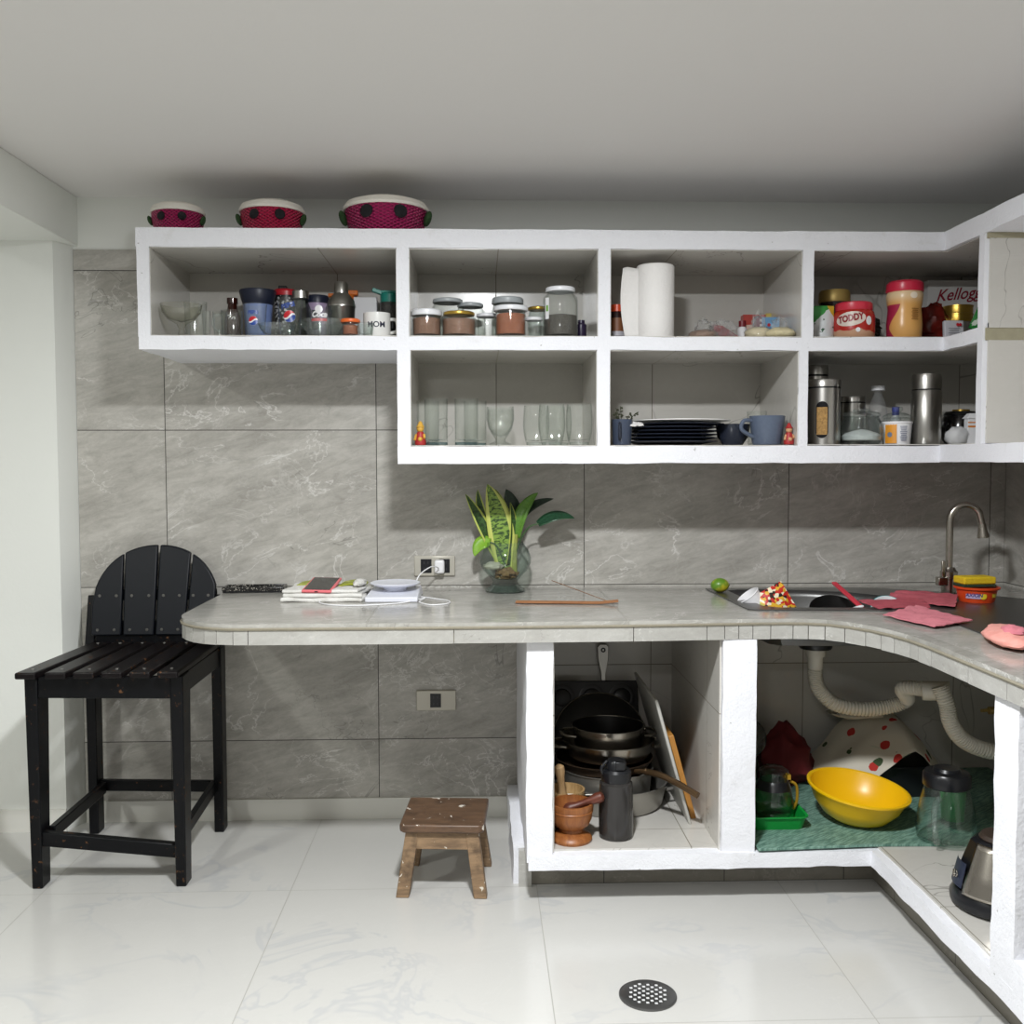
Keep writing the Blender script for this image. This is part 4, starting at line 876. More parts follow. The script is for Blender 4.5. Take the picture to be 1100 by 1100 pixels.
bd = thing('cutting_board', 'white plastic cutting board leaning against the right side of the pots', 'cutting board', (1.905, -0.385, Z0), rot=(0, math.radians(-15.5), math.radians(0)))
b = B(); b.box(-0.012, -0.001, -0.19, 0.26, 0.0, 0.44); b.obj('board', plain('white_board', 'b3b2ac', 0.5), bd, bevel=0.004)
wb = thing('wooden_board', 'orange-brown wooden board leaning beside the white cutting board', 'board', (1.932, -0.40, Z0), rot=(0, math.radians(-15.5), 0))
b = B(); b.box(-0.020, -0.001, -0.12, 0.2, 0.0, 0.30); b.obj('board', wood('honey_wood', 'a8702e', 'c08a42', None, 10, 2, 0.5), wb, bevel=0.003)
def mortar(label, loc, s, c1, c2, pe1, pe2, pest):
    m = wood('mortar_' + c1, c1, c2, None, 12.0, 2, 0.4)
    t = thing('mortar', label, 'mortar', loc)
    B().lathe([(r * s, z * s) for r, z in [(0, 0), (0.068, 0.0), (0.070, 0.008), (0.066, 0.016), (0.058, 0.022), (0.040, 0.032), (0.038, 0.040), (0.058, 0.054), (0.068, 0.075), (0.071, 0.098), (0.073, 0.100), (0.073, 0.104), (0.0715, 0.106), (0.0735, 0.110), (0.0735, 0.128), (0.066, 0.128), (0.062, 0.10), (0.045, 0.07), (0, 0.058)]], 40).obj('bowl', m, t)
    p = thing('pestle', pest[0], 'pestle', pest[1], rot=pest[2])
    B().lathe([(0, 0.0), (0.012, 0.002), (0.0185, 0.012), (0.018, 0.026), (0.012, 0.045), (0.0115, 0.07), (0.014, 0.095), (0.0175, 0.115), (0.016, 0.13), (0.008, 0.137), (0, 0.138)], 20).obj('rod', wood('pestle_' + pe1, pe1, pe2, None, 14, 2, 0.45), p)
mortar('orange-brown turned wooden mortar on a foot at the front of the left compartment', (1.487, -0.69, Z0), 0.96, '7d4722', '9c6233', '4a2418', '6b3422',
       ('dark red-brown pestle slanting to the right in the front mortar', (1.462, -0.70, Z0 + 0.098), (0, math.radians(68), math.radians(-6))))
mortar('pale wooden mortar just behind the orange-brown one', (1.478, -0.545, Z0), 0.92, '9a7a4e', 'b8986a', 'a08058', 'b99a72',
       ('pale wooden pestle standing upright in the rear mortar', (1.474, -0.55, Z0 + 0.068), (math.radians(4), math.radians(-7), 0)))
wbt = thing('water_bottle', 'translucent grey water bottle with black flip lid standing before the pots', 'bottle', (1.634, -0.668, Z0))
B().lathe([(0, 0), (0.050, 0.0), (0.055, 0.005), (0.056, 0.06), (0.055, 0.15), (0.053, 0.178), (0.045, 0.186), (0, 0.186)], 36).obj('body', plain('smoky_grey_plastic', '2f2d2c', 0.12, vary=0.05), wbt)
b = B(); b.lathe([(0, 0.184), (0.047, 0.184), (0.049, 0.19), (0.049, 0.216), (0.042, 0.224), (0, 0.224)], 30); b.obj('collar', 'black', wbt)
b = B(); b.lathe([(0, 0.222), (0.034, 0.222), (0.032, 0.246), (0.026, 0.254), (0, 0.254)], 22); b.cbox((0.008, -0.028, 0.24), (0.03, 0.02, 0.026)); b.tube(bez([(-0.04, -0.01, 0.20), (-0.05, -0.015, 0.228), (-0.03, -0.01, 0.252)]), 0.006, 8); b.obj('lid', 'black', wbt, bevel=0.002)

# ---------------------------------------------------------------- right lower compartment, under the sink
t = NT('teal_board_wood'); g = t.obj(); s = t.n('ShaderNodeSeparateXYZ', {0: g}).outputs
rx = t.math('ADD', t.math('MULTIPLY', s[0], 0.80), t.math('MULTIPLY', s[1], 0.6)); ry = t.math('SUBTRACT', t.math('MULTIPLY', s[1], 0.80), t.math('MULTIPLY', s[0], 0.6))
gr = t.noise(t.comb(t.math('MULTIPLY', rx, 0.13), ry, 0.0), 130, 5, 0.75)
t.p(color=t.mix(t.step(gr, 0.40, 0.62), lin('4d7266'), lin('85a898')), rough=0.6); t.bump(gr, 0.3, 0.002)
M['teal_wood'] = t.m
gb = thing('shelf_board', 'worn green-painted wooden board lining the floor under the sink', 'board', (0, 0, Z0))
b = B(); b.prism([(2.062, -0.812), (2.43, -0.790), (2.80, -0.80), (3.2, -0.80), (3.2, -0.03), (2.062, -0.03)], 0.0, 0.008); b.obj('board', 'teal_wood', gb, bevel=0.001)
Z1 = Z0 + 0.008
yb = thing('basin', 'yellow plastic bowl tilted on the green board under the sink', 'bowl', (2.452, -0.575, Z1), rot=(math.radians(5), math.radians(6), 0)); yb.scale = (0.94, 0.94, 0.90)
M['yellow'] = plain('yellow_plastic', 'f0be10', 0.32)
B().lathe([(0, 0.0), (0.085, 0.0), (0.115, 0.018), (0.150, 0.062), (0.168, 0.108), (0.173, 0.112), (0.178, 0.112), (0.179, 0.119), (0.172, 0.121), (0.166, 0.118), (0.147, 0.064), (0.112, 0.022), (0.08, 0.005), (0, 0.004)], 56).obj('bowl', 'yellow', yb, loc=(0, 0, 0.010))
M['green'] = plain('green_plastic', '12953c', 0.3)
dr = thing('drip_tray', 'bright green plastic tray beside the left wall of the compartment', 'tray', (2.172, -0.54, Z1), math.radians(0)); dr.scale = (0.94, 0.94, 1.0)
b = B(); k = arc(0.075, 0.13, 0.03, 0, 90, 5) + arc(-0.075, 0.13, 0.03, 90, 180, 5) + arc(-0.075, -0.11, 0.03, 180, 270, 5) + arc(0.075, -0.11, 0.03, 270, 360, 5)
def ring(f, z): return [(x * f, y * f, z) for x, y in k]
R = [ring(0.88, 0.0), ring(0.97, 0.04), ring(1.02, 0.043), ring(1.02, 0.047), ring(0.95, 0.045), ring(0.86, 0.006)]
n = len(k); b.add([p for r in R for p in r], [(i * n + j, i * n + (j + 1) % n, (i + 1) * n + (j + 1) % n, (i + 1) * n + j) for i in range(5) for j in range(n)] + [tuple(range(n))[::-1], tuple(range(5 * n, 6 * n))]); b.obj('tray', 'green', dr)
gj = thing('coffee_pot', 'glass coffee pot with a black band and gold trim standing in the green tray', 'pot', (2.186, -0.55, Z1 + 0.007))
M['glass_dark'] = thin_glass('dim_glass', 'f0f4f2', '8b9692', 1.0, 0.012, '9aa39f')
B().lathe([(0, 0), (0.052, 0.0), (0.066, 0.02), (0.068, 0.05), (0.058, 0.10), (0.047, 0.125), (0.045, 0.150), (0.043, 0.150), (0.045, 0.124), (0.056, 0.10), (0.066, 0.05), (0.064, 0.022), (0.05, 0.003), (0, 0.003)], 36).obj('body', 'glass_dark', gj)
B().lathe([(0.0475, 0.126), (0.0525, 0.118), (0.059, 0.098), (0.0585, 0.098), (0.0515, 0.118), (0.0455, 0.128)], 36).obj('band', 'black', gj)
B().lathe([(0.0455, 0.150), (0.049, 0.152), (0.049, 0.160), (0.03, 0.172), (0, 0.174)], 30).obj('lid', 'glass_dark', gj)
b = B(); b.cbox((0.044, -0.02, 0.142), (0.012, 0.02, 0.016)); b.tube(bez([(0.052, -0.015, 0.125), (0.072, -0.02, 0.11), (0.074, -0.02, 0.06), (0.062, -0.018, 0.03)]), 0.005, 8); b.obj('handle', plain('gold_trim', 'b8902a', 0.35, 0.5), gj)
pc = thing('tilted_pan', 'dark tilted pan with shiny rim at the left edge of the compartment', 'pan', (2.078, -0.56, Z1 + 0.055), rot=(0, math.radians(64), math.radians(-12)))
B().lathe([(0, 0), (0.12, 0.0), (0.135, 0.028), (0.138, 0.029), (0.138, 0.032), (0.132, 0.030), (0.118, 0.004), (0, 0.004)], 36, (-0.13, 0, 0)).obj('body', 'dark_metal', pc)
b = B(); b.tube([(-0.13 + 0.137 * math.cos(a), 0.137 * math.sin(a), 0.031) for a in [2 * PI * i / 40 for i in range(40)]], 0.0028, 8, closed=True); b.obj('rim', 'steel', pc)
pl = thing('pot_cover', 'clear round plastic lid standing behind the coffee pot', 'lid', (2.15, -0.36, Z1 + 0.225), rot=(math.radians(68), math.radians(15), 0))
B().lathe([(0, 0.008), (0.058, 0.006), (0.066, 0.0), (0.069, 0.0), (0.067, 0.004), (0.058, 0.010), (0, 0.012)], 32).obj('disc', 'plastic_grey', pl)
rb = thing('red_bag', 'dark red folded cloth bag at the back left under the sink', 'bag', (2.345, -0.17, Z1))
b = B(); b.lump((0, 0, 0.085), (0.10, 0.09, 0.12), 0.35, 2.0, 28, 6.0); b.obj('bag', plain('dark_red_cloth', '64151a', 0.8, bump=0.3), rb, smooth=60)
bx = thing('storage_box', 'black box under the pepper print cloth at the back of the compartment', 'box', (2.685, -0.235, Z1))
b = B(); b.box(-0.075, 0.16, -0.13, 0.14, 0.0, 0.112); b.obj('body', 'black', bx, bevel=0.006)
gbw = thing('green_bowl', 'pale green bowl sitting on the black box beneath the printed cloth', 'bowl', (2.705, -0.255, Z1 + 0.112)); gbw.scale = (0.85, 0.85, 0.75)
B().lathe([(0, 0), (0.05, 0.0), (0.095, 0.04), (0.108, 0.075), (0.112, 0.078), (0.105, 0.077), (0.09, 0.042), (0, 0.005)], 36).obj('bowl', plain('sage_green_plastic', '7da07a', 0.4), gbw)
t = NT('pepper_print_cloth'); o = t.obj(); v = t.n('ShaderNodeTexVoronoi', {'Vector': o, 'Scale': 15.0}); r = t.n('ShaderNodeSeparateColor', {0: v.outputs['Color']}).outputs
dd = v.outputs['Distance']; inb = t.math('LESS_THAN', t.math('ADD', dd, t.math('MULTIPLY', t.noise(o, 30, 3), 0.25)), 0.40)
c_ = t.mix(t.math('MULTIPLY', inb, t.math('GREATER_THAN', r[0], 0.5)), lin('cfc9ba'), lin('b8322a')); c_ = t.mix(t.math('MULTIPLY', inb, t.math('LESS_THAN', r[0], 0.28)), c_, lin('3f5233')); t.p(color=c_, rough=0.9)
M['pepper_cloth'] = t.m
pcl = thing('tea_towel', 'white tea towel printed with red peppers draped over the green bowl and box', 'towel', (2.68, -0.235, Z1))
def dr_(u, v):
    x = (u - 0.5) * 0.50; y = -0.175 + v * 0.30
    top = 0.262 - 0.30 * abs(u - 0.52) ** 1.7 * 2.0 + 0.018 * math.sin(9 * u + 3 * v) + 0.012 * noise.noise(Vector((u * 6, v * 4, 1)))
    front_drop = (1 - v) ** 2 * (0.05 + 0.175 * abs(math.sin(2.2 * (u - 0.62))) ** 1.2)
    return (x * (1 - 0.1 * (1 - v)), y - 0.01 * math.sin(14 * u), max(0.02, top - front_drop))
b = B(); b.sheet(dr_, 34, 20, 0.003); b.obj('cloth', 'pepper_cloth', pcl, smooth=70)
b = B(); b.lump((-0.08, 0.02, 0.275), (0.10, 0.07, 0.022), 0.4, 2.4, 24, 11.0); b.obj('folded_end', 'pepper_cloth', pcl, smooth=60)
gc = thing('green_cup', 'bright green plastic cup half hidden behind the glass jug', 'cup', (2.790, -0.58, Z1))
B().lathe([(0, 0), (0.036, 0), (0.043, 0.125), (0.045, 0.13), (0.042, 0.13), (0.034, 0.005), (0, 0.004)], 28).obj('cup_wall', 'green', gc)
jg = thing('blender_jug', 'clear glass blender jug with black lid on the edge of the green board', 'jug', (2.682, -0.755, Z1)); jg.scale = (0.95, 0.95, 0.93)
B().lathe([(0, 0), (0.080, 0.0), (0.092, 0.010), (0.096, 0.05), (0.090, 0.10), (0.076, 0.165), (0.070, 0.188), (0.067, 0.188), (0.073, 0.164), (0.087, 0.10), (0.093, 0.05), (0.089, 0.013), (0.078, 0.006), (0, 0.006)], 40, wob=lambda a, z: 1 + 0.03 * math.cos(4 * a)).obj('body', thin_glass('jug_glass', 'f6faf8', 'a2aeaa', 1.0, 0.008), jg)
b = B(); b.tube(bez([(-0.055, -0.065, 0.165), (-0.085, -0.10, 0.15), (-0.092, -0.112, 0.09), (-0.075, -0.092, 0.03), (-0.058, -0.07, 0.018)]), 0.010, 10); b.obj('handle', 'glass_thick', jg)
B().lathe([(0, 0.186), (0.072, 0.186), (0.076, 0.19), (0.076, 0.226), (0.070, 0.236), (0.045, 0.240), (0.04, 0.250), (0, 0.252)], 36).obj('lid', 'black', jg)
bb = thing('blender_motor', 'black blender motor base with a steel front on the low ledge at the right', 'blender', (2.615, -1.215, Z0), math.radians(0))
b = B(); b.lathe([(0, 0.0), (0.115, 0.0), (0.128, 0.010), (0.130, 0.028), (0.118, 0.05), (0, 0.05)], 32, sx=1.0, sy=1.0); b.obj('foot', 'black', bb)
b = B(); b.lathe([(0, 0.05), (0.112, 0.05), (0.116, 0.07), (0.094, 0.135), (0.078, 0.178), (0.066, 0.186), (0, 0.186)], 10, mat=Matrix.Rotation(math.radians(12), 4, 'Z')); b.obj('housing', 'black', bb, smooth=20, bevel=0.006)
def conepatch(a0, a1, prof, off):
    q = B(); return q.sheet(lambda u, v: (lambda r, z, a: (r * math.cos(a), r * math.sin(a), z))(prof(v)[0] + off, prof(v)[1], a0 + (a1 - a0) * u), 16, 12)
prof = lambda v: ((0.117 - 0.012 * v * 2, 0.05 + 0.09 * v) if v < 0.5 else (0.105 - 0.034 * (v - 0.5) * 2, 0.095 + 0.09 * (v - 0.5) * 2))
o = conepatch(math.radians(193), math.radians(262), prof, 0.010).obj('steel_front', 'nickel', bb); md = o.modifiers.new('thick', 'SOLIDIFY'); md.thickness = 0.004
o = conepatch(math.radians(146), math.radians(190), lambda v: (0.118 - 0.016 * v, 0.060 + 0.066 * v), 0.006).obj('control_panel', 'navy', bb)
b = B()
for da, zz in ((0, 0.082), (0.16, 0.090)):
    a = math.radians(165) + da; rr = 0.121
    loop = [(rr * math.cos(a + 0.075 * math.cos(k)), rr * math.sin(a + 0.075 * math.cos(k)), zz + 0.009 * math.sin(k) + 0.0) for k in [2 * PI * i / 20 for i in range(20)]]
    b.tube(loop, 0.0018, 6, closed=True)
b.obj('button_ring', 'nickel', bb)
B().lathe([(0, 0.184), (0.055, 0.184), (0.058, 0.19), (0.052, 0.200), (0.02, 0.202), (0.018, 0.208), (0, 0.208)], 28).obj('coupling', plain('brown_coupling', '3a302a', 0.3), bb)
# ---------------------------------------------------------------- baskets on top of the shelf
def wicker(name, c):
    t = NT(name); o = t.obj(); s = t.n('ShaderNodeSeparateXYZ', {0: o}).outputs
    a = t.math('ARCTAN2', s[1], s[0]); w = t.math('SINE', t.math('MULTIPLY', a, 34.0)); w2 = t.math('SINE', t.math('MULTIPLY', s[2], 560.0))
    h = t.math('MULTIPLY', w, w2); t.p(color=t.mix(t.math('MULTIPLY', t.step(h, -1.0, 0.6), 1.0), lin([x * 0.72 for x in [int(c[i:i + 2], 16) / 255 for i in (0, 2, 4)]]), lin(c)), rough=0.35); t.bump(h, 0.9, 0.006); return t.m
M['basket_cloth'] = plain('cream_basket_lid', 'e6e2d8', 0.8, bump=0.3, bscale=40)
M['dot_black'] = plain('black_felt', '17161a', 0.9); M['felt_green'] = plain('dark_green_felt', '2c4a26', 0.9)
def basket(x, y, r, h, color, label, knob=False):
    t = thing('wicker_basket', label, 'basket', (x, y, 2.1665))
    k = r / 0.155
    B().lathe([(0, 0), (r * 0.80, 0), (r * 0.92, h * 0.25), (r * 0.99, h * 0.55), (r, h * 0.74), (0, h * 0.74)], 48).obj('body', wicker('wicker_' + color, color), t)
    B().lathe([(r * 0.9, h * 0.70), (r * 1.03, h * 0.71), (r * 1.045, h * 0.78), (r * 0.97, h * 0.90), (r * 0.7, h * 1.0), (r * 0.3, h * 1.04), (0, h * 1.05)], 48).obj('lid', 'basket_cloth', t)
    for s in (-0.36, 0.40):
        b = B(); b.ball((0, 0, 0), (0.026 * k, 0.008, 0.026 * k), 20); rr = r * 0.985
        b.obj('felt_dot', 'dot_black', t, loc=(rr * math.sin(s * 1.1), -rr * math.cos(s * 1.1) - 0.001, h * 0.52), rot=(math.radians(-8), 0, s * 1.1))
    for s in (-1, 1):
        b = B(); b.ball((0, 0, 0), (0.014 * k, 0.030 * k, 0.030 * k), 18); b.obj('felt_leaf', 'felt_green', t, loc=(s * r * 1.02, -0.03 * k, h * 0.50), rot=(0, s * 0.35, 0))
    if knob:
        b = B(); b.ball((0, 0, h * 1.06), (0.03, 0.02, 0.009), 14); b.obj('bow', 'red', t)
basket(0.152, -0.30, 0.088, 0.113, 'c4286a', 'smallest of the three pink baskets on top of the shelf, at its left end')
basket(0.477, -0.30, 0.108, 0.121, 'cc2252', 'middle-sized red-pink wicker basket with a red bow on its lid', True)
basket(0.872, -0.30, 0.143, 0.131, 'b92366', 'largest dark pink wicker basket with cream lid on top of the shelf')

ZU, ZL = 1.8135, 1.4475
# ---------------------------------------------------------------- glassware makers
def glass_cup(name, label, cat, loc, r0, r1, h, mat='glass', base=0.008, group=None, belly=None, foot='glass_thick'):
    t = thing(name, label, cat, loc, group=group); w = 0.0022
    if belly: out = [(r0 + (belly - r0) * math.sin(PI * 0.5 * min(1, i / 4)), h * i / 8) for i in range(5)] + [(belly + (r1 - belly) * (1 - math.cos(PI * 0.5 * i / 4)), h * (0.5 + 0.5 * i / 4)) for i in range(1, 5)]
    else: out = [(r0 + (r1 - r0) * i / 8, h * i / 8) for i in range(9)]
    inn = [(max(0.002, r - w), z) for r, z in out[::-1] if z > base]
    B().lathe([(0, 0)] + out + inn + [(0, base + 0.001)], 32).obj('wall', mat, t, smooth=50)
    B().lathe([(0, 0.0008), (r0 - 0.001, 0.0008), (r0 * 0.99, base * 0.8), (0, base)], 28).obj('thick_base', foot, t)
    return t
def jar(label, loc, r, h, lid, content=None, fill=0.0, lid_h=0.014, neck=0.86, name='glass_jar', lid_r=None, cat='jar', shoulder=0.80, glass='glass'):
    t = thing(name, label, cat, loc)
    hb = h - lid_h; rn = r * neck
    B().lathe([(0, 0), (r * 0.9, 0), (r, 0.008), (r, hb * shoulder), (r * 0.96, hb * (shoulder + 0.07)), (rn, hb * 0.95), (rn, hb + 0.003), (rn - 0.002, hb + 0.003), (rn - 0.002, hb * 0.95), (r - 0.003, hb * shoulder), (r - 0.003, 0.010), (0, 0.006)], 34).obj('body', glass, t, smooth=50)
    lr = lid_r or rn + 0.004
    B().lathe([(rn * 0.9, hb - 0.002), (lr, hb - 0.002), (lr + 0.0015, hb + 0.002), (lr, hb + lid_h * 0.8), (lr - 0.004, hb + lid_h), (0, hb + lid_h)], 34).obj('lid', lid, t)
    if content: B().lathe([(0, 0.006), (r - 0.0035, 0.010), (r - 0.0035, fill - 0.002), (r * 0.6, fill + 0.002), (0, fill)], 30).obj('contents', content, t)
    return t
M['brown_powder'] = plain('brown_powder', '8a6653', 0.9, bump=0.4, bscale=120, vary=0.35)
M['rust_powder'] = plain('rust_powder', '9a5b3e', 0.9, bump=0.3, bscale=90, vary=0.25)
M['seed_dark'] = plain('dark_seeds', '4a453f', 0.8, bump=0.7, bscale=180, vary=0.7)
M['lid_white'] = plain('white_jar_lid', 'e4e6ea', 0.3)

# ---- top left compartment: drinking things
co = thing('coupe_glass', 'wide clear dessert coupe at the far left of the upper shelf', 'glass', (0.182, -0.385, ZU))
B().lathe([(0, 0), (0.030, 0), (0.032, 0.004), (0.012, 0.010), (0.009, 0.03), (0.016, 0.045), (0.045, 0.062), (0.064, 0.085), (0.069, 0.112), (0.067, 0.112), (0.061, 0.086), (0.043, 0.065), (0, 0.052)], 36).obj('bowl', thin_glass('coupe_glass_mat', 'f8f8f4', 'aaaca4', 1.0, 0.012, 'a9ab9c'), co, smooth=50)
glass_cup('drinking_glass', 'tall plain glass behind the wide coupe at the left end', 'glass', (0.195, -0.26, ZU), 0.034, 0.040, 0.140)
glass_cup('shot_glass', 'narrow bright shot glass just right of the wide coupe', 'glass', (0.272, -0.405, ZU), 0.012, 0.0145, 0.088)
glass_cup('drinking_glass', 'small low glass left of the beer mug', 'glass', (0.293, -0.31, ZU), 0.020, 0.026, 0.098)
bbt = thing('brown_bottle', 'small dark brown glass bottle with white printing at the back', 'bottle', (0.298, -0.15, ZU))
B().lathe([(0, 0), (0.030, 0), (0.031, 0.01), (0.031, 0.085), (0.028, 0.105), (0.018, 0.135), (0.0165, 0.150), (0.020, 0.152), (0.020, 0.172), (0, 0.172)], 28).obj('body', plain('amber_glass', '3a1810', 0.08, spec=0.8), bbt)
on_cyl(text_b('Zo', 0.026, 0.2, 0.001), 0.0297, 0.098).obj('lettering', 'white_pl', bbt)
mg = glass_cup('beer_mug', 'small clear glass mug with a handle before the brown bottle', 'mug', (0.352, -0.385, ZU), 0.034, 0.036, 0.092)
b = B(); b.tube(bez([(-0.033, -0.010, 0.078), (-0.054, -0.02, 0.068), (-0.056, -0.02, 0.035), (-0.032, -0.010, 0.018)]), 0.005, 8); b.obj('handle', 'glass_thick', mg)
bt = thing('travel_tumbler', 'light blue tumbler with a flared dark navy lid', 'tumbler', (0.400, -0.195, ZU))
B().lathe([(0, 0), (0.040, 0), (0.043, 0.006), (0.052, 0.145), (0, 0.145)], 34).obj('body', plain('periwinkle_blue', '7d92c8', 0.35), bt)
B().lathe([(0, 0.140), (0.053, 0.140), (0.056, 0.150), (0.066, 0.186), (0.064, 0.192), (0, 0.194)], 34).obj('lid', 'navy', bt)
M['pepsi_red'] = plain('emblem_red', 'c8242e', 0.3); M['pepsi_blue'] = plain('emblem_blue', '22479c', 0.3); M['pepsi_white'] = plain('emblem_white', 'eeeef0', 0.3)
def globe(r, rad, z, parent, ang=0.0, tilt=0.15):
    g = on_cyl(flat_disc(rad, 26), r + 0.0006, z, ang, tilt).obj('emblem', 'pepsi_white', parent)
    for s, m, nm in ((1, 'pepsi_red', 'emblem_top'), (-1, 'pepsi_blue', 'emblem_bottom')):
        q = B(); n = 18
        lo = lambda x: s * 0.16 * rad + 0.22 * rad * math.sin(x / rad * 2.6); hi = lambda x: s * math.sqrt(max(0, rad * rad - x * x)) * 0.97
        pts = []
        for i in range(n + 1):
            x = rad * 0.97 * (-1 + 2 * i / n); a_, b_ = lo(x), hi(x)
            if s * (b_ - a_) < 0: a_ = b_
            pts += [(x, a_, 0), (x, b_, 0)]
        q.add(pts, [(2 * i, 2 * i + 2, 2 * i + 3, 2 * i + 1) for i in range(n)])
        on_cyl(q, r + 0.0010, z, ang, tilt).obj(nm, m, g)
g1 = glass_cup('soda_glass', 'clear cola glass with a round red white and blue emblem before the blue tumbler', 'glass', (0.430, -0.375, ZU), 0.030, 0.040, 0.116)
globe(0.0355, 0.0155, 0.055, g1); on_cyl(text_b('PEPSI', 0.016, 0, 0.0006), 0.0385, 0.083).obj('lettering', 'pepsi_blue', g1)
t = NT('black_white_floral'); o = t.obj(); v = t.n('ShaderNodeTexVoronoi', {'Vector': o, 'Scale': 85.0}); t.p(color=t.mix(t.math('LESS_THAN', v.outputs['Distance'], 0.42), lin('17171a'), lin('d6d6d8')), rough=0.35)
ft = thing('travel_tumbler', 'black tumbler with white floral print and a red lid', 'tumbler', (0.486, -0.125, ZU))
B().lathe([(0, 0), (0.036, 0), (0.045, 0.185), (0, 0.185)], 34).obj('body', t.m, ft)
B().lathe([(0, 0.183), (0.046, 0.183), (0.046, 0.198), (0.040, 0.206), (0, 0.207)], 34).obj('lid', 'red', ft)
b = B(); b.cbox((-0.008, -0.01, 0.213), (0.03, 0.022, 0.014)); b.obj('flip_cap', 'black', ft, bevel=0.003)
g2 = glass_cup('soda_glass', 'clear cola glass with a larger emblem between the two dark-lidded tumblers', 'glass', (0.540, -0.33, ZU), 0.034, 0.043, 0.142)
globe(0.0405, 0.0205, 0.076, g2, 0.12, 0.3); on_cyl(text_b('PEPSI', 0.022, 0, 0.001), 0.0425, 0.113, 0.0, 0.25).obj('lettering', 'pepsi_blue', g2)
gb_ = thing('glass_bottle', 'clear glass bottle with a silver screw cap behind the emblem glass', 'bottle', (0.556, -0.215, ZU))
B().lathe([(0, 0), (0.036, 0), (0.038, 0.01), (0.038, 0.12), (0.027, 0.148), (0.027, 0.165), (0, 0.165)], 30).obj('body', thin_glass('smoky_glass', 'c9cecb', '4e5452', 1.0, 0.04, '56605c'), gb_)
B().lathe([(0, 0.160), (0.030, 0.160), (0.030, 0.186), (0.027, 0.189), (0, 0.189)], 30).obj('cap', 'steel', gb_)
lt = thing('travel_tumbler', 'lilac tumbler with a dark navy lid left of the steel shaker', 'tumbler', (0.604, -0.15, ZU))
B().lathe([(0, 0), (0.034, 0), (0.040, 0.155), (0, 0.155)], 32).obj('body', plain('lilac', 'b8a4c4', 0.35), lt)
B().lathe([(0, 0.153), (0.042, 0.153), (0.043, 0.175), (0.040, 0.181), (0, 0.182)], 32).obj('lid', 'navy', lt)
b = B(); b.cbox((0.0, -0.04, 0.09), (0.024, 0.006, 0.07)); b.obj('grip_panel', 'navy', lt, bevel=0.002)
g3 = glass_cup('logo_glass', 'round glass with white lettering over a red band above the ribbed dish', 'glass', (0.642, -0.31, ZU), 0.036, 0.042, 0.112)
on_cyl(flat_rect(0.058, 0.010, 12, 1), 0.0412, 0.068).obj('red_band', 'pepsi_red', g3)
on_cyl(text_b('Coca', 0.026, 0.3, 0.0015), 0.0418, 0.086).obj('lettering', 'pepsi_white', g3)
on_cyl(flat_disc(0.014, 20), 0.0423, 0.104).obj('emblem', 'pepsi_white', g3)
def bowl_ribbed(label, loc, r, h):
    t = thing('glass_dish', label, 'dish', loc)
    B().lathe([(0, 0), (r * 0.5, 0), (r * 0.62, 0.006), (r * 0.86, h * 0.55), (r, h), (r - 0.003, h), (r * 0.84, h * 0.58), (r * 0.58, 0.010), (0, 0.006)], 48, wob=lambda a, z: 1 + 0.035 * math.cos(14 * a) * min(1, z / h + 0.2)).obj('bowl', 'glass_thick', t, smooth=60)
bowl_ribbed('ribbed clear glass dish below the emblem glasses', (0.508, -0.400, ZU), 0.062, 0.044)
bowl_ribbed('deeper flared glass dish before the lilac tumbler', (0.664, -0.375, ZU), 0.085, 0.060)
sh = thing('cocktail_shaker', 'stainless steel cocktail shaker in the upper left compartment', 'shaker', (0.704, -0.235, ZU))
B().lathe([(0, 0), (0.040, 0), (0.042, 0.005), (0.050, 0.125), (0.0515, 0.127), (0.0515, 0.133), (0.050, 0.136), (0, 0.136)], 36).obj('body', 'steel', sh)
B().lathe([(0, 0.136), (0.050, 0.136), (0.046, 0.152), (0.029, 0.172), (0.026, 0.176), (0, 0.176)], 36).obj('shoulder', 'steel', sh)
B().lathe([(0, 0.176), (0.0255, 0.176), (0.0245, 0.208), (0.019, 0.217), (0, 0.219)], 30).obj('cap', 'steel', sh)
ob = thing('sports_bottle', 'bottle with an orange lid partly hidden behind the steel shaker', 'bottle', (0.690, -0.075, ZU))
B().lathe([(0, 0), (0.038, 0), (0.040, 0.17), (0, 0.17)], 28).obj('body', 'white_pl', ob)
b = B(); b.lathe([(0, 0.17), (0.042, 0.17), (0.042, 0.198), (0, 0.200)], 28); b.cbox((0.03, 0, 0.205), (0.05, 0.03, 0.018)); b.cbox((-0.04, 0, 0.195), (0.03, 0.03, 0.014)); b.obj('lid', plain('bright_orange_plastic', 'e0792a', 0.4), ob, bevel=0.003)
jar('small spice jar with an orange lid left of the white mug', (0.757, -0.405, ZU), 0.029, 0.062, M['orange_lid'] if 'orange_lid' in M else plain('spice_orange_lid', 'e2692a', 0.35), 'rust_powder', 0.040, 0.011, 0.95, 'spice_jar', 0.0325)
gcut = thing('cut_glass', 'small cut glass tumbler between spice jar and white mug', 'glass', (0.811, -0.43, ZU))
B().lathe([(0, 0), (0.022, 0), (0.028, 0.045), (0.026, 0.045), (0.019, 0.008), (0, 0.006)], 24, wob=lambda a, z: 1 + 0.04 * math.cos(8 * a)).obj('wall', 'glass_thick', gcut, smooth=20)
mm = thing('white_mug', 'white mug with dark lettering at the right of the compartment', 'mug', (0.842, -0.355, ZU))
B().lathe([(0, 0), (0.042, 0), (0.0465, 0.005), (0.047, 0.01), (0.0465, 0.088), (0.0435, 0.088), (0.0435, 0.012), (0, 0.008)], 36).obj('body', 'white_cer', mm)
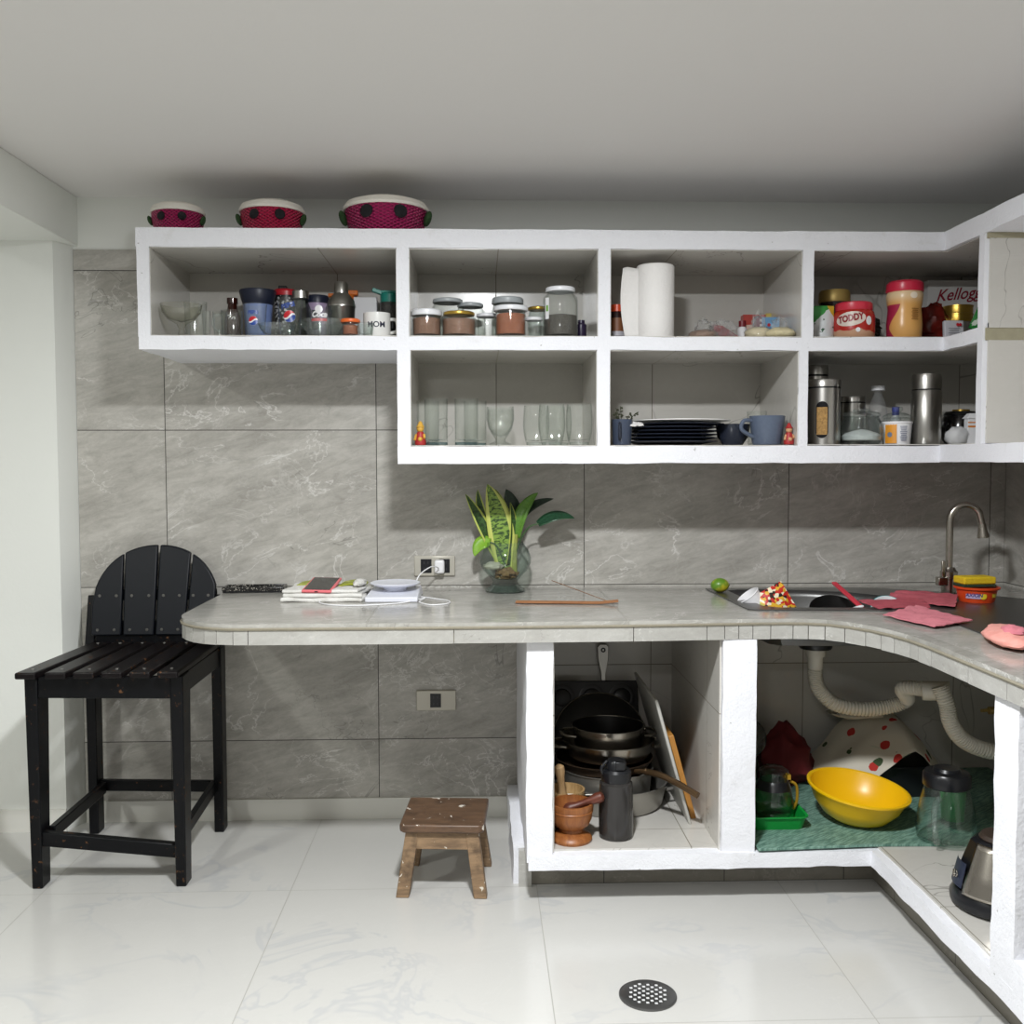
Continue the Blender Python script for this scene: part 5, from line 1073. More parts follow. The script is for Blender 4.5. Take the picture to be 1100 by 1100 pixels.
b = B(); b.tube(bez([(0.044, 0.012, 0.070), (0.066, 0.016, 0.066), (0.068, 0.016, 0.032), (0.044, 0.012, 0.022)]), 0.006, 8); b.obj('handle', 'white_cer', mm)
lt_ = text_b('MOM', 0.027, 0, 0.0006); on_cyl(lt_, 0.0471, 0.045, 0.05).obj('lettering', 'navy', mm)
wbx = thing('white_box', 'plain white carton behind the white mug', 'box', (0.775, -0.085, ZU)); b = B(); b.cbox((0, 0, 0.092), (0.085, 0.06, 0.184)); b.obj('carton', 'white_pl', wbx, bevel=0.002)
tl = thing('sports_bottle', 'clear sports bottle with a teal lid and spout beside the divider', 'bottle', (0.868, -0.15, ZU))
B().lathe([(0, 0), (0.033, 0), (0.035, 0.01), (0.035, 0.158), (0, 0.158)], 28).obj('body', 'plastic_grey', tl)
b = B(); b.lathe([(0, 0.156), (0.034, 0.156), (0.034, 0.188), (0.026, 0.194), (0, 0.194)], 28); b.bar((-0.02, 0, 0.190), (-0.062, -0.005, 0.204), 0.026, 0.014); b.cbox((0.0, 0, 0.196), (0.06, 0.03, 0.010)); b.obj('lid', plain('teal_lid', '1f8a7c', 0.4), tl, bevel=0.002)
dc = thing('dark_cup', 'dark cup behind the white mug against the divider', 'cup', (0.884, -0.22, ZU)); B().lathe([(0, 0), (0.022, 0), (0.026, 0.075), (0.024, 0.075), (0.02, 0.005), (0, 0.004)], 24).obj('cup_wall', 'black', dc)

# ---- second compartment, upper row: lidded jars
jar('jar of brown powder with a thick white lid, leftmost of the front jars', (1.016, -0.395, ZU), 0.050, 0.094, 'lid_white', 'brown_powder', 0.066, 0.018, 0.95, lid_r=0.052)
jar('wide jar of brown powder with a gold lid', (1.126, -0.39, ZU), 0.059, 0.088, 'gold', 'brown_powder', 0.064, 0.010, 0.84, lid_r=0.053)
jar('empty clip jar with grey rim at the back left of the jars', (1.082, -0.215, ZU), 0.060, 0.160, 'grey_lid', None, 0, 0.012, 0.82, lid_r=0.053)
jar('empty grey-lidded jar right of the other empty clip jar at the back', (1.164, -0.20, ZU), 0.055, 0.148, 'grey_lid', None, 0, 0.012, 0.80, lid_r=0.046)
jar('small empty jar with white lid between the gold-lidded and reddish jars', (1.222, -0.345, ZU), 0.034, 0.090, 'lid_white', None, 0, 0.010, 0.92)
jar('tall grey-lidded jar behind the reddish-brown one', (1.298, -0.235, ZU), 0.058, 0.162, 'grey_lid', None, 0, 0.020, 0.90)
jar('jar of reddish-brown powder with a flat white lid, middle of the front row', (1.303, -0.405, ZU), 0.053, 0.106, 'lid_white', 'rust_powder', 0.080, 0.014, 0.95, lid_r=0.059)
jar('tiny empty jar with white lid left of the tall seed jar', (1.384, -0.385, ZU), 0.026, 0.072, 'lid_white', None, 0, 0.009, 0.94)
jar('small dark jar with a gold lid behind the tiny empty jar', (1.408, -0.225, ZU), 0.036, 0.132, 'gold', None, 0, 0.010, 0.9, glass='glass_thick')
jj = jar('tall big jar with white lid half full of dark seeds', (1.475, -0.385, ZU), 0.0605, 0.174, 'lid_white', 'seed_dark', 0.078, 0.014, 0.74, lid_r=0.050, shoulder=0.80)
on_cyl(flat_rect(0.018, 0.072, 4, 4), 0.0612, 0.098, -0.92).obj('paper_label', 'white_pl', jj); on_cyl(flat_rect(0.010, 0.02, 3, 2), 0.0617, 0.098, -0.90).obj('label_mark', plain('label_green', '6aa834', 0.5), jj)
ps2 = thing('spice_pot', 'tiny dark purple pot right of the tall seed jar', 'pot', (1.556, -0.30, ZU)); B().lathe([(0, 0), (0.016, 0), (0.019, 0.02), (0.019, 0.058), (0.013, 0.064), (0.013, 0.075), (0, 0.076)], 22).obj('body', plain('dark_purple', '2a1f3c', 0.3), ps2)

# ---- third compartment, upper row
ol = thing('spice_bottle', 'dark bottle with a red-orange cap left of the paper towel roll', 'bottle', (1.684, -0.30, ZU))
B().lathe([(0, 0), (0.028, 0), (0.030, 0.008), (0.030, 0.092), (0.026, 0.104), (0, 0.106)], 28).obj('body', plain('dark_sauce', '2c1a18', 0.15), ol)
B().lathe([(0, 0.104), (0.027, 0.104), (0.027, 0.128), (0, 0.130)], 28).obj('cap', 'orange', ol)
lb = on_cyl(flat_rect(0.05, 0.05, 10, 2), 0.0305, 0.056).obj('paper_label', plain('brown_label', '7a4a2a', 0.5), ol)
on_cyl(flat_rect(0.05, 0.016, 10, 1), 0.0309, 0.026).obj('label_band', plain('grey_label_band', 'b5b3bb', 0.5), ol)
t = NT('embossed_paper'); o = t.obj(); v = t.n('ShaderNodeTexVoronoi', {'Vector': o, 'Scale': 130.0}); t.p(color=lin('eceae8'), rough=0.95); t.bump(v.outputs['Distance'], 0.35, 0.003); M['paper'] = t.m
pr = thing('paper_towel_roll', 'white embossed paper towel roll standing upright with a loose sheet at its left', 'paper towel', (1.808, -0.36, ZU))
B().lathe([(0.02, 0.0), (0.064, 0.0), (0.0655, 0.004), (0.0655, 0.250), (0.062, 0.254), (0.02, 0.254), (0.02, 0.0)], 44).obj('roll', 'paper', pr)
b = B(); b.sheet(lambda u, v: (-0.062 - 0.045 * u - 0.012 * math.sin(PI * v * 1.0) * u - 0.008 * u * v, -0.02 + 0.01 * math.sin(2.5 * u), 0.003 + v * (0.238 + 0.012 * u - (0.0 if u < 0.7 else 0.03 * (u - 0.7)))), 12, 14)
o = b.obj('loose_sheet', 'paper', pr, smooth=70); md = o.modifiers.new('thick', 'SOLIDIFY'); md.thickness = 0.0008
def bag(label, loc, r, content, knot=True, seed=1.0, name='food_bag', top=0.05):
    t = thing(name, label, 'bag', loc)
    b = B(); b.lump((0, 0, r[2] * 0.75), r, 0.14, 2.2, 28, seed); b.obj('contents', content, t, smooth=60)
    b = B(); b.lump((0, 0, r[2] * 0.75), (r[0] * 1.04, r[1] * 1.04, r[2] * 1.05), 0.16, 2.2, 28, seed); 
    if knot: b.lump((0.0, 0.0, r[2] * 1.6 + top * 0.35), (r[0] * 0.5, r[1] * 0.45, top), 0.7, 3.2, 24, seed + 3, False)
    b.obj('plastic_wrap', 'plastic_clear', t, smooth=60)
    return t
M['lentil'] = plain('brown_lentils', '8a6a52', 0.85, bump=0.6, bscale=150, vary=0.5); M['grain'] = plain('pale_grain', 'd6c9a4', 0.9, bump=0.6, bscale=200, vary=0.25); M['pasta'] = plain('pale_pasta', 'dccfa0', 0.85, bump=0.8, bscale=90, vary=0.2)
bag('clear bag of brown pulses lying right of the paper towel roll', (1.985, -0.33, ZU), (0.052, 0.06, 0.022), 'lentil', True, 2.0, top=0.03)
cw = thing('empty_bag', 'crumpled clear plastic bag before the red packet', 'bag', (2.045, -0.35, ZU)); b = B(); b.lump((0, 0, 0.030), (0.045, 0.04, 0.038), 0.7, 3.4, 26, 14.0); b.obj('film', 'plastic_clear', cw, smooth=45)
rp = thing('red_packet', 'dark red foil packet folded over behind the crumpled plastic', 'packet', (2.085, -0.26, ZU))
b = B(); b.hexa([(-0.06, -0.02, 0), (0.075, -0.02, 0), (-0.06, 0.02, 0), (0.075, 0.02, 0), (-0.05, -0.008, 0.068), (-0.015, -0.008, 0.062), (-0.05, 0.008, 0.068), (-0.015, 0.008, 0.062)]); b.box(-0.03, 0.10, -0.022, 0.0, 0, 0.022); b.obj('packet', plain('dark_red_foil', '8f1624', 0.3), rp, bevel=0.003)
wbq = thing('small_bottle', 'tiny white bottle with a maroon cap behind the grain bags', 'bottle', (2.152, -0.22, ZU)); B().lathe([(0, 0), (0.016, 0), (0.017, 0.055), (0.012, 0.064), (0, 0.065)], 20).obj('body', 'white_pl', wbq); B().lathe([(0, 0.064), (0.013, 0.064), (0.013, 0.086), (0, 0.087)], 20).obj('cap', plain('maroon_cap', '7a1a26', 0.4), wbq)
pkp = thing('paper_packet', 'pinkish white paper packet between the tiny bottle and the boxes', 'packet', (2.192, -0.20, ZU)); b = B(); b.cbox((0, 0, 0.037), (0.055, 0.02, 0.074)); b.obj('packet', plain('pinkish_paper', 'd9bfae', 0.6), pkp, bevel=0.003)
bag('clear knotted bag of pale grain, left of the blue box', (2.172, -0.36, ZU), (0.046, 0.05, 0.026), 'grain', True, 5.0, top=0.036)
bag('flat clear bag of pale pasta lying before the blue box', (2.236, -0.40, ZU), (0.052, 0.045, 0.022), 'pasta', True, 8.0, top=0.026)
rbx = thing('carton', 'red and yellow carton standing behind the blue box', 'box', (2.235, -0.10, ZU)); b = B(); b.cbox((-0.01, 0, 0.062), (0.085, 0.04, 0.124)); b.obj('carton', plain('red_carton', 'b8443a', 0.45), rbx, bevel=0.001); b = B(); b.cbox((0.044, 0, 0.0645), (0.022, 0.041, 0.129)); b.obj('end_flap', plain('yellow_carton', 'd6c26a', 0.45), rbx, bevel=0.001)
bbx = thing('blue_box', 'light blue food box with a striped maroon edge in the right of the compartment', 'box', (2.235, -0.23, ZU))
b = B(); b.cbox((0.012, 0, 0.048), (0.066, 0.04, 0.096)); b.obj('carton', plain('sky_blue_carton', '74a4cc', 0.4), bbx, bevel=0.001)
b = B(); b.cbox((-0.030, 0, 0.050), (0.020, 0.041, 0.100)); o = b.obj('striped_side', plain('maroon_carton', '6a2440', 0.4), bbx, bevel=0.001)
b = B(); 
for i in range(5): b.cbox((-0.024, -0.0212, 0.012 + i * 0.018), (0.008, 0.001, 0.008))
b.obj('stripe', 'white_pl', o)
on_front(flat_disc(0.006, 12), -0.0206, 0.006, 0.068).obj('heart_mark', 'red', bbx)

# ---- corner compartment, upper row: packets and tins
gj2 = jar('dark jar with a broad gold lid at the back of the corner compartment', (2.497, -0.20, ZU), 0.060, 0.198, plain('pale_gold_lid', 'b39a58', 0.45, 0.4), None, 0, 0.042, 0.90, lid_r=0.055, glass=plain('dark_coffee_glass', '241a16', 0.12))
gw_ = thing('food_packet', 'white and green plastic packet at the left of the corner compartment', 'packet', (2.398, -0.365, ZU))
t = NT('white_green_packet'); o = t.obj(); s = t.n('ShaderNodeSeparateXYZ', {0: o}).outputs
f = t.math('ADD', t.math('ADD', s[2], t.math('MULTIPLY', s[0], -0.9)), t.math('MULTIPLY', t.noise(o, 26, 2), 0.03))
c_ = t.mix(t.step(f, 0.108, 0.110), lin('d4d8da'), lin('2f8a3a')); c_ = t.mix(t.math('LESS_THAN', t.noise(o, 38, 2), 0.36), c_, lin('27513a')); c_ = t.mix(t.math('GREATER_THAN', t.math('ADD', f, t.math('MULTIPLY', s[0], 2.4)), 0.152), c_, lin('c9a52a'))
t.p(color=c_, rough=0.35)
b = B(); b.sheet(lambda u, v: ((u - 0.5) * 0.076, -0.026 * math.sin(PI * u) * (1 - v * 0.8) + 0.004 * noise.noise(Vector((u * 4, v * 6, 3))), 0.118 * v), 14, 16); b.sheet(lambda u, v: ((u - 0.5) * 0.076, 0.026 * math.sin(PI * u) * (1 - v * 0.8), 0.118 * v), 14, 16); b.obj('packet', t.m, gw_, smooth=60)
td = thing('chocolate_powder_jar', 'red chocolate drink jar with a pinkish red lid and white lettering', 'jar', (2.508, -0.36, ZU))
t = NT('red_jar_wrap'); o = t.obj(); s = t.n('ShaderNodeSeparateXYZ', {0: o}).outputs; f = t.math('ADD', s[2], t.math('MULTIPLY', t.math('SUBTRACT', t.noise(o, 22, 2), 0.5), 0.045))
c_ = t.mix(t.step(f, 0.026, 0.031), lin('c49a7c'), lin('b02a24')); t.p(color=c_, rough=0.25)
B().lathe([(0, 0), (0.064, 0), (0.070, 0.008), (0.0725, 0.03), (0.0725, 0.078), (0.068, 0.094), (0.060, 0.102), (0, 0.102)], 40).obj('body', t.m, td)
B().lathe([(0, 0.100), (0.062, 0.100), (0.0635, 0.104), (0.0625, 0.124), (0.058, 0.128), (0, 0.128)], 40).obj('lid', plain('pinkish_red_lid', 'cc3347', 0.35), td)
w = on_cyl(flat_disc(0.033, 24).map(lambda p: (p.x * 1.6, p.y * 0.75 + 0.12 * p.x, 0)), 0.0731, 0.066, -0.50).obj('label_cloud', plain('label_cream', 'd9cdc2', 0.4), td)
on_cyl(text_b('TODDY', 0.031, 0.05, 0.0016, 0.80), 0.0737, 0.068, -0.50, 0.14).obj('lettering', plain('toddy_maroon', '8a1522', 0.35), w)
on_cyl(flat_disc(0.008, 16), 0.0735, 0.028, -0.15).obj('seal_mark', 'white_pl', td)
on_cyl(flat_disc(0.012, 16).map(lambda p: (p.x, p.y * 1.3, 0)), 0.0732, 0.060, 0.40).obj('cow_mark', 'white_pl', td)
dk = thing('dark_bag', 'dark crumpled plastic bag right of the red chocolate jar', 'bag', (2.59, -0.25, ZU)); b = B(); b.lump((0, 0, 0.05), (0.055, 0.05, 0.062), 0.5, 3.0, 24, 21.0); b.obj('bag', plain('dark_film', '3a3836', 0.25), dk, smooth=25)
cr = thing('creamer_bottle', 'tall beige waisted creamer bottle with a red lid in the corner compartment', 'bottle', (2.682, -0.375, ZU))
t = NT('creamer_wrap'); o = t.obj(); s = t.n('ShaderNodeSeparateXYZ', {0: o}).outputs; a = t.math('ADD', s[0], t.math('MULTIPLY', t.math('SINE', t.math('MULTIPLY', s[2], 38.0)), 0.012))
c_ = t.mix(t.step(s[2], 0.115, 0.150), lin('d9a45e'), lin('e0c39a')); c_ = t.mix(t.math('MULTIPLY', t.math('LESS_THAN', a, -0.046), t.math('LESS_THAN', s[2], 0.118)), c_, lin('a82a4a')); t.p(color=c_, rough=0.3)
B().lathe([(0, 0), (0.054, 0), (0.058, 0.006), (0.060, 0.05), (0.057, 0.085), (0.0555, 0.105), (0.060, 0.135), (0.062, 0.152), (0.058, 0.164), (0, 0.166)], 40).obj('body', t.m, cr)
B().lathe([(0, 0.163), (0.0615, 0.163), (0.063, 0.168), (0.061, 0.192), (0.054, 0.200), (0, 0.201)], 40).obj('lid', plain('crimson_lid', 'c52a44', 0.3), cr)
q = B()
for i in range(7): 
    q.add(*(lambda m: (m.v, m.f))(flat_rect(0.026 - 0.004 * (i % 2), 0.003, 4, 1, c=(0.0, -0.006 * i))))
on_cyl(q, 0.0615, 0.100, 0.2).obj('small_print', plain('print_brown', '9a6a34', 0.5), cr)
on_cyl(flat_disc(0.011, 16).map(lambda p: (p.x * 1.2, p.y, 0)), 0.0625, 0.146, 0.1).obj('cup_mark', plain('cup_cream', 'efe0cc', 0.4), cr)
rbg = thing('snack_bag', 'dark red and brown foil snack bag behind the creamer bottle', 'bag', (2.835, -0.26, ZU))
b = B(); b.lump((0, 0, 0.065), (0.060, 0.045, 0.075), 0.35, 2.4, 26, 31.0); b.obj('bag', plain('maroon_foil', '6f1d16', 0.25, vary=0.8, bscale=16), rbg, smooth=40)
kb = thing('cereal_box', 'white cereal box with dark red script standing at the back corner', 'box', (3.035, -0.075, ZU))
b = B(); b.cbox((0, 0, 0.128), (0.30, 0.07, 0.256)); b.obj('carton', plain('cereal_white', 'd6d4d2', 0.4), kb, bevel=0.001)
on_front(text_b("Kellogg's", 0.062, 0.35, 0.0008, 0.92).map(lambda p: (p.x, p.y + p.x * 0.10, 0)), -0.0356, -0.018, 0.205).obj('lettering', plain('script_red', '8f1730', 0.4), kb)
for i, lab in enumerate(('lower gold tin of the two stacked beside the cereal box', 'upper gold tin of the two stacked beside the cereal box')):
    gt = thing('gold_tin', lab, 'tin', (2.935, -0.245, ZU + 0.078 + i * 0.030)); B().lathe([(0, 0), (0.050, 0), (0.051, 0.006), (0.051, 0.024), (0.053, 0.025), (0.053, 0.029), (0, 0.029)], 40, wob=lambda a, z: 1 + 0.012 * math.cos(30 * a)).obj('tin', 'gold', gt, smooth=20)
fc = thing('food_can', 'plain can with a grey wrapper under the two gold tins', 'can', (2.935, -0.245, ZU)); B().lathe([(0, 0), (0.049, 0), (0.050, 0.003), (0.050, 0.074), (0.049, 0.0775), (0, 0.0775)], 32).obj('can', 'aluminium', fc)
wp = thing('spice_packet', 'small white packet with red print in front of the gold tins', 'packet', (2.846, -0.40, ZU)); b = B(); b.cbox((0, 0, 0.032), (0.068, 0.018, 0.064)); b.obj('packet', plain('white_packet', 'c9c9d0', 0.4), wp, bevel=0.003, rot=(math.radians(-6), 0, 0))
on_front(text_b('ee', 0.02, 0, 0.001), -0.0135, 0.012, 0.050).obj('mark', 'red', wp)
q = B(); 
for i in range(4): q.add(*(lambda m: (m.v, m.f))(flat_rect(0.04 - 0.006 * (i % 2), 0.002, 3, 1, c=(-0.004, -0.008 * i))))
on_front(q, -0.0125, 0.0, 0.036).obj('small_print', plain('print_grey', '77777f', 0.5), wp)
gp = thing('green_packet', 'shiny green packet leaning beside the corner divider', 'packet', (2.895, -0.46, ZU), rot=(0, math.radians(24), 0))
t = NT('green_foil'); o = t.obj(); t.p(color=t.mix(t.step(t.noise(o, 34, 3), 0.55, 0.6), lin('1f7a30'), lin('c5d6c4')), rough=0.25)
b = B(); b.sheet(lambda u, v: ((u - 0.5) * 0.075, -0.018 * math.sin(PI * u) * math.sin(PI * (0.1 + 0.85 * v)), 0.018 + 0.115 * v), 12, 14); b.sheet(lambda u, v: ((u - 0.5) * 0.075, 0.018 * math.sin(PI * u) * math.sin(PI * (0.1 + 0.85 * v)), 0.018 + 0.115 * v), 12, 14); b.obj('packet', t.m, gp, smooth=60)

# ---- lower row, first compartment: drinking glasses
M['clown_red'] = plain('toy_red', 'a82a2a', 0.5); M['clown_yellow'] = plain('toy_yellow', 'd9a844', 0.5)
def figurine(label, loc, s, body, head, hat):
    t = thing('figurine', label, 'figurine', loc)
    B().lathe([(0, 0), (0.020 * s, 0), (0.022 * s, 0.012 * s), (0.014 * s, 0.045 * s), (0.012 * s, 0.05 * s), (0, 0.052 * s)], 20).obj('body', body, t)
    b = B(); b.ball((0, 0, 0.062 * s), 0.014 * s, 16); b.obj('head', head, t)
    B().lathe([(0.017 * s, 0.068 * s), (0.012 * s, 0.074 * s), (0.006 * s, 0.088 * s), (0, 0.092 * s)], 16).obj('hat', hat, t)
    b = B(); b.bar((-0.014 * s, -0.004, 0.04 * s), (-0.020 * s, -0.012 * s, 0.018 * s), 0.008 * s, 0.008 * s); b.bar((0.014 * s, -0.004, 0.04 * s), (0.016 * s, -0.016 * s, 0.026 * s), 0.008 * s, 0.008 * s); b.ball((0.0, -0.018 * s, 0.022 * s), 0.009 * s, 12); b.obj('arm', head, t)
figurine('little red and yellow figurine leaning at the left of the glasses', (0.992, -0.40, ZL), 0.9, 'clown_red', 'clown_yellow', 'clown_yellow')
def tall(label, x, y): return glass_cup('tall_glass', label, 'glass', (x, y, ZL), 0.040, 0.041, 0.160, base=0.012, group='glasses on the lower shelf', foot='glass_blue')
M['glass_blue'] = thin_glass('bluish_glass_base', 'cfdcde', '6c8890', 1.0, 0.06, '8aa5ab')
tall('tall straight glass nearest the little figurine', 1.045, -0.375)
tall('tall straight glass behind the one beside the figurine', 1.010, -0.24)
tall('tall straight glass left of the stemmed goblet', 1.150, -0.375)
tall('tall straight glass behind the one left of the goblet', 1.180, -0.24)
gbl = thing('goblet', 'clear stemmed goblet alone in the middle of the glasses', 'glass', (1.267, -0.385, ZL), group='glasses on the lower shelf')
B().lathe([(0, 0), (0.037, 0), (0.038, 0.004), (0.020, 0.012), (0.016, 0.020), (0.026, 0.034), (0.042, 0.060), (0.0485, 0.092), (0.047, 0.132), (0.045, 0.132), (0.0465, 0.092), (0.040, 0.062), (0.022, 0.036), (0, 0.030)], 36).obj('bowl', 'glass', gbl, smooth=50)
gb2 = dup(gbl, (1.272, -0.22, ZL), 'clear stemmed goblet standing directly behind the front goblet')
def tumb(label, x, y): return glass_cup('tumbler_glass', label, 'glass', (x, y, ZL), 0.034, 0.043, 0.140, base=0.012, group='glasses on the lower shelf', belly=0.047)
tumb('rounded tumbler leftmost of the right-hand glass cluster', 1.395, -0.33)
tumb('rounded tumbler at the front left of the right-hand glass cluster', 1.444, -0.405)
tumb('rounded tumbler at the front right of the right-hand glass cluster', 1.540, -0.395)
tumb('rounded tumbler at the back of the right-hand glass cluster', 1.480, -0.26)
# ---- lower row, second compartment: dark dishes
M['slate'] = plain('slate_blue_ceramic', '5a6578', 0.3, vary=0.15, bscale=90); M['navy_cer'] = plain('dark_slate_ceramic', '2a2f3c', 0.2)
nm = thing('dark_mug', 'dark slate mug holding a dried sprig at the left of the plates', 'mug', (1.690, -0.385, ZL))
B().lathe([(0, 0), (0.030, 0), (0.032, 0.005), (0.036, 0.088), (0.0335, 0.088), (0.029, 0.006), (0, 0.006)], 32).obj('body', plain('dark_slate_mug', '414a5c', 0.35), nm)
b = B(); b.tube(bez([(-0.012, -0.033, 0.075), (-0.016, -0.055, 0.068), (-0.016, -0.055, 0.030), (-0.012, -0.031, 0.02)]), 0.005, 8); b.obj('handle', 'navy_cer', nm)
spr = thing('dried_sprig', 'thin dried plant sprig standing in the dark slate mug', 'plant', (1.690, -0.385, ZL + 0.01))
b = B(); rnd = random.Random(4)
for k, (tx, tz) in enumerate(((-0.02, 0.118), (-0.005, 0.125), (0.06, 0.105), (0.035, 0.10), (-0.028, 0.10))):
    p0 = Vector((0, 0, 0.0)); p1 = Vector((tx * 0.5, 0.0, 0.08)); p2 = Vector((tx, 0.01, tz)); b.tube(bez([p0, p1, p2]), 0.001, 5)
    for j in range(7):
        q = p1.lerp(p2, 0.1 + j * 0.13) + Vector((rnd.uniform(-0.006, 0.006), rnd.uniform(-0.004, 0.004), rnd.uniform(-0.003, 0.004))); b.ball(q, (0.004, 0.003, 0.003), 8)
b.obj('stem', plain('dried_leaf', '3c402c', 0.8), spr)
pdef = [(0, 0), (0.11, 0.0), (0.118, 0.004), (0.170, 0.011), (0.173, 0.0125), (0.171, 0.0145), (0.118, 0.008), (0.108, 0.004), (0, 0.004)]
labs = ['lowest dark plate at the bottom of the stack', 'second dark plate from the bottom of the stack', 'third dark plate from the bottom of the stack', 'fourth dark plate up in the stack', 'fifth dark plate, topmost of the dark plates']
pl0 = None
for i, lab in enumerate(labs):
    z = ZL + i * 0.0125
    if pl0 is None:
        pl0 = thing('dinner_plate', lab, 'plate', (1.880, -0.265, z), group='dark plates in a stack'); B().lathe(pdef, 52).obj('plate', 'navy_cer', pl0)
    else: dup(pl0, (1.880 + 0.003 * math.sin(i * 3), -0.265, z), lab)
sb = thing('salad_plate', 'smaller dark plate between the dark dinner plates and the white plate', 'plate', (1.915, -0.265, ZL + 0.0625)); B().lathe([(r * 0.93, z) for r, z in pdef], 48).obj('plate', 'navy_cer', sb)
wpl = thing('white_plate', 'white plate topmost of the plate stack', 'plate', (1.920, -0.265, ZL + 0.0745)); B().lathe([(0, 0), (0.09, 0.0), (0.175, 0.012), (0.175, 0.015), (0.09, 0.004), (0, 0.004)], 52).obj('plate', 'white_cer', wpl)
npk = thing('paper_napkin', 'torn piece of white paper on the left edge of the plate stack', 'napkin', (1.735, -0.385, ZL + 0.060)); b = B(); b.sheet(lambda u, v: ((u - 0.5) * 0.055 + 0.006 * noise.noise(Vector((u * 9, v * 3, 0))), (v - 0.5) * 0.05, 0.006 + 0.014 * v + 0.006 * noise.noise(Vector((u * 6, v * 6, 2)))), 12, 10, 0.001); b.obj('paper', 'paper', npk)
dbw = thing('dark_bowl', 'dark bowl between the plate stack and the grey mug', 'bowl', (2.105, -0.28, ZL)); B().lathe([(0, 0), (0.035, 0), (0.055, 0.03), (0.062, 0.075), (0.059, 0.075), (0.05, 0.03), (0, 0.006)], 36).obj('bowl', 'navy_cer', dbw)
gm = thing('grey_mug', 'large grey-blue mug with its handle to the left, right of the plates', 'mug', (2.200, -0.38, ZL))
B().lathe([(0, 0), (0.048, 0), (0.051, 0.006), (0.062, 0.100), (0.0595, 0.100), (0.047, 0.008), (0, 0.007)], 40).obj('body', 'slate', gm)
b = B(); b.tube(bez([(-0.056, -0.012, 0.084), (-0.088, -0.02, 0.082), (-0.094, -0.02, 0.052), (-0.050, -0.012, 0.026)]), 0.007, 10); b.obj('handle', 'slate', gm)
glass_cup('drinking_glass', 'small clear glass standing behind the large grey-blue mug', 'glass', (2.195, -0.27, ZL), 0.030, 0.036, 0.122)
figurine('little red soldier-like figurine between the grey-blue mug and the divider', (2.262, -0.43, ZL), 0.82, 'clown_red', plain('toy_skin', 'c99a72', 0.5), 'clown_red')
# ---- lower row, corner compartment: canisters
def canister(label, loc, r, h, window=False):
    t = thing('canister', label, 'canister', loc)
    B().lathe([(0, 0), (r, 0), (r, h * 0.86), (0, h * 0.86)], 40).obj('body', 'steel', t)
    B().lathe([(0, h * 0.86), (r * 0.985, h * 0.86), (r * 0.985, h * 0.885), (0, h * 0.885)], 40).obj('seal', 'black', t)
    B().lathe([(0, h * 0.885), (r * 1.01, h * 0.885), (r * 1.01, h * 0.985), (r * 0.97, h), (0, h)], 40).obj('lid', 'steel', t)
    if window:
        def stad(w, z0, z1, off, n=12):
            pts = [(w * math.cos(a), z1 - w + w * math.sin(a), 0) for a in [PI * i / n for i in range(n + 1)]] + [(w * math.cos(a), z0 + w + w * math.sin(a), 0) for a in [PI + PI * i / n for i in range(n + 1)]]
            q = B(); c = (0, (z0 + z1) / 2, 0); q.add([c] + pts, [(0, 1 + i, 1 + (i + 1) % len(pts)) for i in range(len(pts))]); return on_cyl(q, r + off, 0.0, -0.42)
        w_ = stad(0.021, 0.022, 0.150, 0.0006).obj('window', plain('dark_window', '17181c', 0.1), t)
        on_cyl(flat_rect(0.036, 0.096, 6, 4), r + 0.0012, 0.082, -0.42).obj('grain', plain('golden_grain', 'a8834e', 0.8, bump=0.9, bscale=150, vary=0.8), w_)
    return t
canister('tallest steel canister at the back left of the corner compartment', (2.445, -0.16, ZL), 0.045, 0.296)
canister('steel canister with an oblong window showing golden grain', (2.408, -0.355, ZL), 0.0575, 0.228, True)
canister('short steel canister behind the glass sugar jar', (2.575, -0.185, ZL), 0.047, 0.180)
sj = thing('sugar_jar', 'round glass candy jar with a glass lid and white sugar in the bottom', 'jar', (2.540, -0.365, ZL))
B().lathe([(0, 0), (0.055, 0), (0.070, 0.014), (0.074, 0.045), (0.068, 0.078), (0.058, 0.094), (0.060, 0.100), (0.057, 0.100), (0.055, 0.094), (0.065, 0.077), (0.071, 0.045), (0.067, 0.017), (0, 0.006)], 40).obj('body', thin_glass('candy_glass', 'f4f7f6', '98a29f', 1.0, 0.012), sj, smooth=50)
B().lathe([(0.0, 0.098), (0.062, 0.098), (0.064, 0.104), (0.058, 0.112), (0.030, 0.118), (0.028, 0.124), (0, 0.125)], 36).obj('lid', 'glass_thick', sj)
B().lathe([(0, 0.007), (0.064, 0.016), (0.068, 0.030), (0.055, 0.040), (0.02, 0.052), (0, 0.055)], 32).obj('sugar', plain('white_sugar', 'e8e8e8', 0.9), sj)
cb = thing('clear_bottle', 'clear plastic bottle with a white cap at the back of the corner compartment', 'bottle', (2.685, -0.15, ZL))
B().lathe([(0, 0), (0.034, 0), (0.035, 0.11), (0.030, 0.15), (0.014, 0.195), (0.014, 0.208), (0, 0.208)], 26).obj('body', 'plastic_clear', cb); B().lathe([(0, 0.205), (0.025, 0.205), (0.025, 0.222), (0, 0.224)], 24).obj('cap', 'white_pl', cb)
ct = thing('baking_tub', 'white and orange printed plastic tub before the lidded glass jar', 'tub', (2.664, -0.37, ZL))
B().lathe([(0, 0), (0.046, 0), (0.0515, 0.072), (0.054, 0.074), (0.054, 0.080), (0, 0.080)], 36).obj('body', 'white_pl', ct)
on_cyl(flat_rect(0.042, 0.066, 8, 3), 0.0512, 0.037, -0.80).obj('orange_label', plain('label_orange', 'e0962a', 0.4), ct)
on_cyl(flat_disc(0.009, 16), 0.0518, 0.034, -0.85).obj('round_mark', plain('mark_grey', '6f7a90', 0.4), ct)
q = B()
